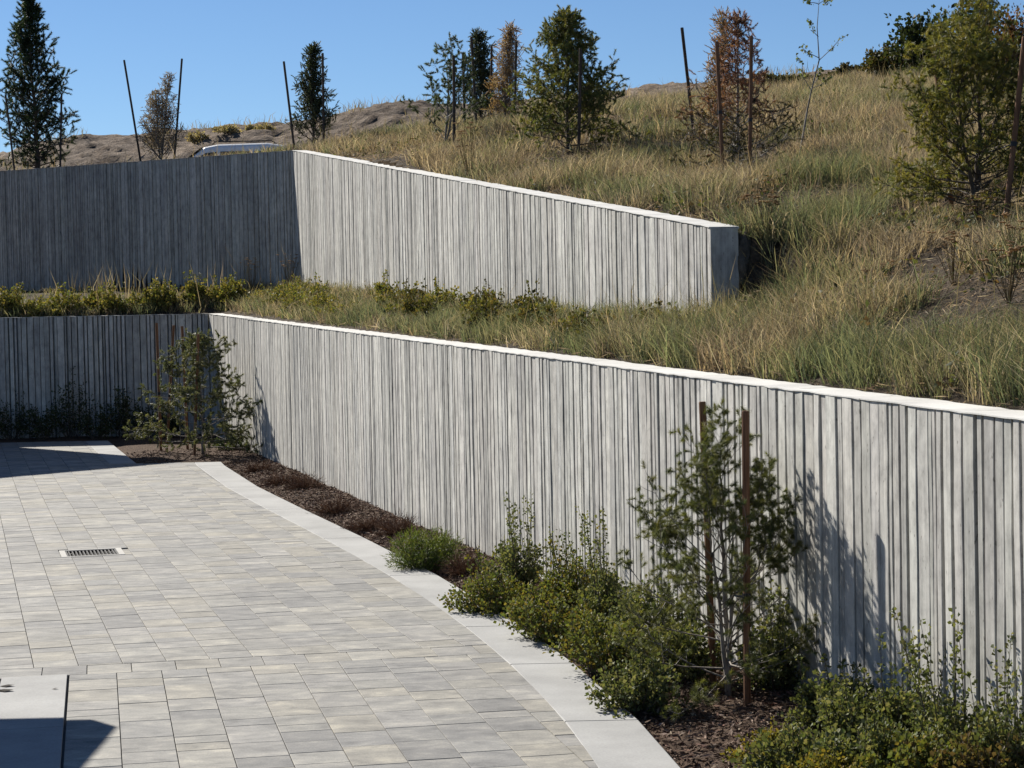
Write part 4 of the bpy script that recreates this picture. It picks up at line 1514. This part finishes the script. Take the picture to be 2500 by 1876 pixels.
# ------------------------------------------------------------------ parked car
def car():
    Y = 66.0
    c = at_y(D(487), D(330), Y)
    x0 = c[0]; z0 = gz(x0, Y)
    roof = at_y(D(470), D(314.5), Y)[2]
    Hh = max(1.55, min(2.0, roof - z0)); z0 = roof - Hh
    e = empty("parked_car", (x0, Y, z0)); props(e, "white sport utility car parked on the road behind the upper wall", "car")
    Wd = 0.93; y0 = Y - Wd; y1 = Y + Wd
    # side outline, front to the left
    low = [(-2.35, .35), (-2.42, .62), (-2.36, .92), (-1.35, 1.08), (2.28, 1.10), (2.38, .75), (2.34, .36)]
    def loft(outline, name, mat, yy=(y0, y1), inset=0.0, top_in=0.0, zmin=0.3, zmax=1.8):
        m = MB(); n = len(outline); V = []
        for side, yv in ((1, yy[0]), (-1, yy[1])):
            for (x, z) in outline:
                f = (z - zmin) / (zmax - zmin)
                V.append((x0 + x, yv + side * (top_in * f), z0 + z * Hh / 1.75))
        Fc = [tuple(range(n)), tuple(reversed(range(n, 2 * n)))]
        for i in range(n):
            Fc.append(((i + 1) % n, i, n + i, n + (i + 1) % n))
        m.add(V, Fc); o = m.build(name, mat, e)
        bv = o.modifiers.new("bevel", 'BEVEL'); bv.width = .05 if name == 'body' else .15; bv.segments = 4; bv.limit_method = 'ANGLE'
        return o
    loft(low, "body", M_PAINT)
    cab = [(-1.35, 1.06), (-0.55, 1.66), (-.15, 1.73), (1.35, 1.75), (1.95, 1.66), (2.26, 1.08)]
    loft(cab, "cabin", M_PAINT, (y0 + .03, y1 - .03), 0, .16, 1.06, 1.75)
    def pane(pts, name):
        for side in (0, 1):
            m = MB(); V = []
            for (x, z) in pts:
                f = (z - 1.06) / .69; yy = (y0 + .03 + .16 * f - .012) if side == 0 else (y1 - .03 - .16 * f + .012)
                V.append((x0 + x, yy, z0 + z * Hh / 1.75))
            m.add(V, [tuple(range(len(V))) if side == 0 else tuple(reversed(range(len(V))))])
            m.build(name, M_GLASS, e)
    pane([(-1.12, 1.14), (-.15, 1.14), (-.15, 1.50), (-.48, 1.48)], "front_window")
    pane([(-.05, 1.14), (.85, 1.14), (.85, 1.51), (-.05, 1.51)], "rear_window")
    pane([(.98, 1.14), (1.98, 1.14), (1.78, 1.48), (.98, 1.51)], "quarter_window")
    m = MB()
    for x_, zb, x2, zt in ((-1.37, 1.12, -.62, 1.64), (2.275, 1.14, 2.0, 1.62)):
        V = [(x0 + x_, y0 + .12, z0 + zb * Hh / 1.75), (x0 + x_, y1 - .12, z0 + zb * Hh / 1.75), (x0 + x2, y1 - .24, z0 + zt * Hh / 1.75), (x0 + x2, y0 + .24, z0 + zt * Hh / 1.75)]
        s = -.012 if x_ < 0 else .012
        m.add([(a + s, b_, c_ + .012) for a, b_, c_ in V], [(0, 1, 2, 3)])
    m.build("windscreen", M_GLASS, e)
    for yy in (y0 + .26, y1 - .26):
        m = MB(); zz = z0 + 1.75 * Hh / 1.75
        m.tube([(x0 - .3, yy, zz - .01), (x0 - .2, yy, zz + .055), (x0 + 1.5, yy, zz + .06), (x0 + 1.62, yy, zz - .01)], .017, 6); m.build("roof_rail", M_TYRE, e)
    for xx in (-1.45, 1.42):
        for yy, sg in ((y0 + .1, -1), (y1 - .1, 1)):
            m = MB(); m.tube([(x0 + xx, yy - .11, z0 + .35), (x0 + xx, yy + .11, z0 + .35)], .36, 22); w_ = m.build("wheel", M_TYRE, e)
            m = MB(); m.tube([(x0 + xx, yy + sg * .112, z0 + .35), (x0 + xx, yy + sg * .118, z0 + .35)], .23, 18); m.build("rim", M_RIM, w_)
    for yy in (y0 + .1, y1 - .3):
        m = MB(); m.box((x0 + 2.33, yy, z0 + .85), (x0 + 2.42, yy + .2, z0 + 1.05)); m.build("tail_lamp", M_LAMP, e)
        m = MB(); m.box((x0 - 2.42, yy, z0 + .72), (x0 - 2.36, yy + .2, z0 + .88)); m.build("headlight", M_RIM, e)


car()


# ------------------------------------------------------------------ grasses, chips, litter (uncountable)
def in_view(X, Y, Z, mx=180, my=120):
    P = np.c_[X, Y, Z] - EYE
    w = P @ _f
    px = CX + F_PX * (P @ CR) / w; py = CY - F_PX * (P @ CU) / w
    return (w > 3) & (px > -mx) & (px < 2500 + mx) & (py > -my) & (py < 1876 + my)


def blades(name, X, Y, Hh, Wd, cols, r, lean=.35, group_dir=None, droop=.5):
    n = len(X)
    Z = ground_z(X, Y) - .01
    az = r.uniform(0, 2 * math.pi, n) if group_dir is None else group_dir
    ln = lean * r.uniform(.2, 1.3, n)
    d = np.stack([np.cos(az), np.sin(az), np.zeros(n)], 1)
    yaw = r.uniform(0, math.pi, n)
    side = np.stack([np.cos(yaw), np.sin(yaw), np.zeros(n)], 1)
    B = np.stack([X, Y, Z], 1); H = Hh[:, None]; W = Wd[:, None]; l = ln[:, None]
    up = np.array([0, 0, 1.0])
    m1 = B + up * H * .5 + d * H * l * .3 + rg.normal(0, .09, (n, 3)) * H
    t = B + up * H * (1 - droop * l * .5) + d * H * l
    V = np.stack([B - side * W / 2, B + side * W / 2, m1 - side * W * .4, m1 + side * W * .4, t], 1).reshape(-1, 3)
    i = np.arange(n)[:, None] * 5
    F = np.concatenate([i + np.array([0, 1, 3]), i + np.array([0, 3, 2]), i + np.array([2, 3, 4])], 0)
    C = np.repeat(cols, 5, 0)
    return np_mesh(name, V, F, M_GRASS, None, col=C)


def scatter(n, xr, yr, r, ypow=1.0):
    u = r.random(n)
    Y = yr[0] + (yr[1] - yr[0]) * u ** ypow
    half = .2404 * Y
    X = r.uniform(-1, 1, n) * (half + 1.2)
    return X, Y


def allowed(X, Y):
    dl = d_low(X, Y); du = d_up(X, Y)
    onwall = (np.abs(du - .14) < .17) & (Y > 19.95)
    return (dl > .34) & ~onwall


rg = np.random.default_rng(71)
# tufts
NT = 38000
X, Y = scatter(NT, None, (9.5, 60), rg, .95)
ok = allowed(X, Y)
X, Y = X[ok], Y[ok]
Zt = ground_z(X, Y)
ok = in_view(X, Y, Zt)
X, Y = X[ok], Y[ok]
dens = fbm(X * .55, Y * .55, 31)
stripm = (d_up(X, Y) < 0) & (Y > 20)
nearend = np.hypot(X - 2.3, Y - 19.2) < 1.5
ok = (dens > .39) | stripm | nearend
X, Y, dens = X[ok], Y[ok], dens[ok]
road = sstep((Y - 53) / 4)
ok = (rg.random(len(X)) > road * .55) & ~((X < -1.5) & (Y > 48) & (rg.random(len(X)) < .8))
X, Y, dens = X[ok], Y[ok], dens[ok]
print("tufts", len(X))
per = np.clip((20 * (22 / Y) ** .55).astype(int), 8, 28)
idx = np.repeat(np.arange(len(X)), per)
kindn = fbm(X * .8 + 40, Y * .8, 33) + rg.normal(0, .09, len(X))
PAL = {0: np.array([[0.23, 0.185, 0.125], [0.30, 0.245, 0.17], [0.18, 0.14, 0.10], [0.22, 0.19, 0.14], [0.14, 0.108, 0.08], [0.26, 0.20, 0.12]]),
       1: np.array([[0.14, 0.13, 0.07], [0.17, 0.152, 0.085], [0.11, 0.105, 0.06], [0.185, 0.158, 0.10]]),
       2: np.array([[0.078, 0.092, 0.045], [0.06, 0.075, 0.042], [0.10, 0.108, 0.055], [0.125, 0.12, 0.065]])}
nearwall = sstep((3.2 - d_low(X, Y)) / 2.0) * sstep((30 - Y) / 10)
kk = np.where(kindn + .10 * nearwall > .58, 2, np.where(kindn + .12 * nearwall > .49, 1, 0))
stripm = (d_up(X, Y) < 0) & (Y > 20)
kk = np.where(stripm & (rg.random(len(X)) < .65), np.minimum(kk + 1 + (rg.random(len(X)) < .4), 2), kk)
cols = np.zeros((len(X), 3))
for k_ in (0, 1, 2):
    s_ = kk == k_
    cols[s_] = (1.35, 1.5, 1.65)[k_] * PAL[k_][rg.integers(0, len(PAL[k_]), s_.sum())]
th = np.clip(.22 + .36 * fbm(X * .9, Y * .9, 35) + rg.normal(0, .05, len(X)), .16, .6)
strip = (d_up(X, Y) < 0) & (Y > 20)
th = np.where(strip, th * .72, th)
th *= np.where(Y > 53, .75, 1) * np.where((X < -3.5) & (Y > 47), .6, 1)
for tb, rr in ((T4, .7), (T7, .9), (T9, 1.0), (T11, 1.1)):      # shorter turf under the planted trees
    k_ = np.hypot(X - tb[0] * .98, (Y - (tb[1] - .7)) * .6) < rr
    th = np.where(k_, th * .38, th)
Xb = X[idx] + rg.normal(0, .055, len(idx)); Yb = Y[idx] + rg.normal(0, .055, len(idx))
ok = allowed(Xb, Yb)
idx, Xb, Yb = idx[ok], Xb[ok], Yb[ok]
Hb = th[idx] * rg.uniform(.5, 1.15, len(idx))
Wb = np.clip(.0038 + Yb * .00017, .0035, .013) * rg.uniform(.7, 1.3, len(idx))
Cb = np.clip(cols[idx] * rg.uniform(.40, 1.75, (len(idx), 1)), 0, .8)
az = np.arctan2(Yb - Y[idx], Xb - X[idx]) + rg.normal(0, .5, len(idx))
for k_, nm, lab in ((0, "dry_grass", "tan dry bunchgrass covering the hillside"), (1, "olive_grass", "olive half-dry bunchgrass on the hillside and terrace"), (2, "green_grass", "green bunchgrass patches on the slope and terrace strip")):
    s_ = kk[idx] == k_
    o = blades(nm, Xb[s_], Yb[s_], Hb[s_], Wb[s_], Cb[s_], rg, .85, az[s_])
    props(o, lab, "grass", None, "stuff")
print("blades", len(idx))
# tall seed stalks
n = 7000
X, Y = scatter(n, None, (9.5, 56), rg)
ok = allowed(X, Y) & (fbm(X * .7, Y * .7, 51) > .5)
for tb in (T7, T9, T11):
    ok &= np.hypot(X - tb[0] * .98, (Y - (tb[1] - .7)) * .6) > .9
X, Y = X[ok], Y[ok]
ok = in_view(X, Y, ground_z(X, Y)); X, Y = X[ok], Y[ok]
strip = (d_up(X, Y) < 0) & (Y > 20)
H = rg.uniform(.5, .85, len(X)) * np.where(strip, .75, 1.0)
C = jitter_col([(0.36, 0.29, 0.17), (0.28, 0.22, 0.12), (0.22, 0.19, 0.10)], len(X), rg)
o = blades("seed_stalks", X, Y, H, np.clip(.003 + Y * .00012, .003, .009), C, rg, .28)
props(o, "tall pale seed stalks standing above the bunchgrass", "grass", None, "stuff")
# stalks at the foot of the shaded upper wall
X = rg.uniform(-12.5, -4.0, 900); Y = rg.uniform(45.4, 47.2, 900)
ok = (fbm(X * 1.3, Y * 1.3, 81) > .5) & (rg.random(900) < .5); X, Y = X[ok], Y[ok]
ok = d_up(X, Y) < -.1; X, Y = X[ok], Y[ok]
o = blades("wall_stalks", X, Y, rg.uniform(.6, 1.15, len(X)), np.full(len(X), .015), jitter_col([(0.42, 0.35, 0.24), (0.30, 0.25, 0.16)], len(X), rg), rg, .22)
props(o, "pale dry stalks rising before the shaded upper wall", "grass", None, "stuff")
# litter and twigs on the open slope
n = 150000
X, Y = scatter(n, None, (9.5, 44), rg)
ok = allowed(X, Y) & ((fbm(X * .55, Y * .55, 31) < .43) | (rg.random(n) < .3)); X, Y = X[ok], Y[ok]
Z = ground_z(X, Y); ok = in_view(X, Y, Z); X, Y, Z = X[ok], Y[ok], Z[ok]
n = len(X)
P = np.stack([X, Y, Z + rg.uniform(.0, .07, n)], 1)
dr = rg.normal(0, 1, (n, 3)) * np.array([1, 1, .55])
L = rg.uniform(.05, .20, n)
V, F, C = leaf_cloud(P, dr, L, np.clip(.005 + Y * .00016, .005, .012), rg, jitter_col([(0.22, 0.17, 0.125), (0.36, 0.29, 0.22), (0.12, 0.09, 0.07), (0.28, 0.22, 0.165)], n, rg, .4))
props(np_mesh("grass_litter", V, F, M_GRASS, None, col=C), "dry stems and litter lying between the grass clumps", "litter", None, "stuff")

# mulch chips
n = 60000
Y = 9.0 + (40 - 9.0) * rg.random(n) ** 1.5
lo = kerb_out(Y); hi = wall_x(Y)
X = lo + (hi - lo) * rg.random(n) + .01
m_far = Y > Y_EDGE
X[m_far] = rg.uniform(-7.5, -4.2, m_far.sum())
ok = (~in_paving(X, Y)) & (X < wall_x(Y) - .01)
X, Y = X[ok], Y[ok]; n = len(X)
P = np.stack([X, Y, bed_z(X, Y) + rg.uniform(.0, .016, n)], 1)
dr = rg.normal(0, 1, (n, 3)) * np.array([1, 1, .30])
L = rg.uniform(.018, .062, n)
V, F, C = leaf_cloud(P, dr, L, L * rg.uniform(.18, .4, n), rg, jitter_col([(0.11, 0.075, 0.055), (0.17, 0.12, 0.09), (0.075, 0.05, 0.038), (0.26, 0.20, 0.155), (0.13, 0.075, 0.055)], n, rg, .3), .1)
props(np_mesh("mulch_chips", V, F, M_CHIP, None, col=C), "shredded brown bark chips covering the planting bed", "mulch", None, "stuff")

# fallen leaf and twig on the concrete band
r = np.random.default_rng(3)
for i, (px, py, L, lab) in enumerate(((134, 1683, .045, "small dark fallen leaf lying on the concrete band"), (12, 1686, .11, "dark twig with leaves lying on the concrete band"))):
    P0 = at_z(px, py, .014); m = MB()
    for k_ in range(1 if i == 0 else 5):
        o_ = np.array([r.normal(0, .03 * i), r.normal(0, .05 * i), 0])
        q = P0 + o_
        m.add([q + np.array([-L / 2, 0, .001]), q + np.array([0, -L * .35, .004]), q + np.array([L / 2, 0, .008]), q + np.array([0, L * .35, .006])], [(0, 1, 2, 3)], col=(0.03, 0.025, 0.02))
    e = m.build("fallen_leaf" if i == 0 else "fallen_twig", M_CHIP, None, attrs=True); props(e, lab, "leaf" if i == 0 else "twig")

# dry grass fringe on the dirt bank
n = 9000
X = rg.uniform(-22, 10, n); Y = rg.uniform(66, 81, n)
ok = fbm(X * .35, Y * .35, 61) + .012 * (Y - 74) > .52
X, Y = X[ok], Y[ok]
o = blades("bank_grass", X, Y, rg.uniform(.15, .5, len(X)), np.full(len(X), .022), jitter_col([(0.34, 0.28, 0.18), (0.26, 0.21, 0.13), (0.20, 0.18, 0.10)], len(X), rg), rg, .6)
props(o, "sparse straw-coloured grass on the dirt bank crest", "grass", None, "stuff")

# dark leafy weeds between the grass clumps
n = 60000
X, Y = scatter(n, None, (9.5, 46), rg)
ok = allowed(X, Y) & (fbm(X * 1.1 + 9, Y * 1.1, 91) > .60); X, Y = X[ok], Y[ok]
Z = ground_z(X, Y); ok = in_view(X, Y, Z); X, Y, Z = X[ok], Y[ok], Z[ok]; n = len(X)
P = np.stack([X, Y, Z + rg.uniform(.02, .26, n)], 1)
L = rg.uniform(.03, .07, n)
V, F, C = leaf_cloud(P, rg.normal(0, 1, (n, 3)) + np.array([0, 0, .3]), L, L * .6, rg, jitter_col([(0.07, 0.09, 0.035), (0.10, 0.11, 0.04), (0.05, 0.06, 0.03), (0.13, 0.085, 0.045)], n, rg, .35))
props(np_mesh("weed_leaves", V, F, M_LEAF, None, col=C), "patches of dark leafy weeds among the bunchgrass", "weeds", None, "stuff")
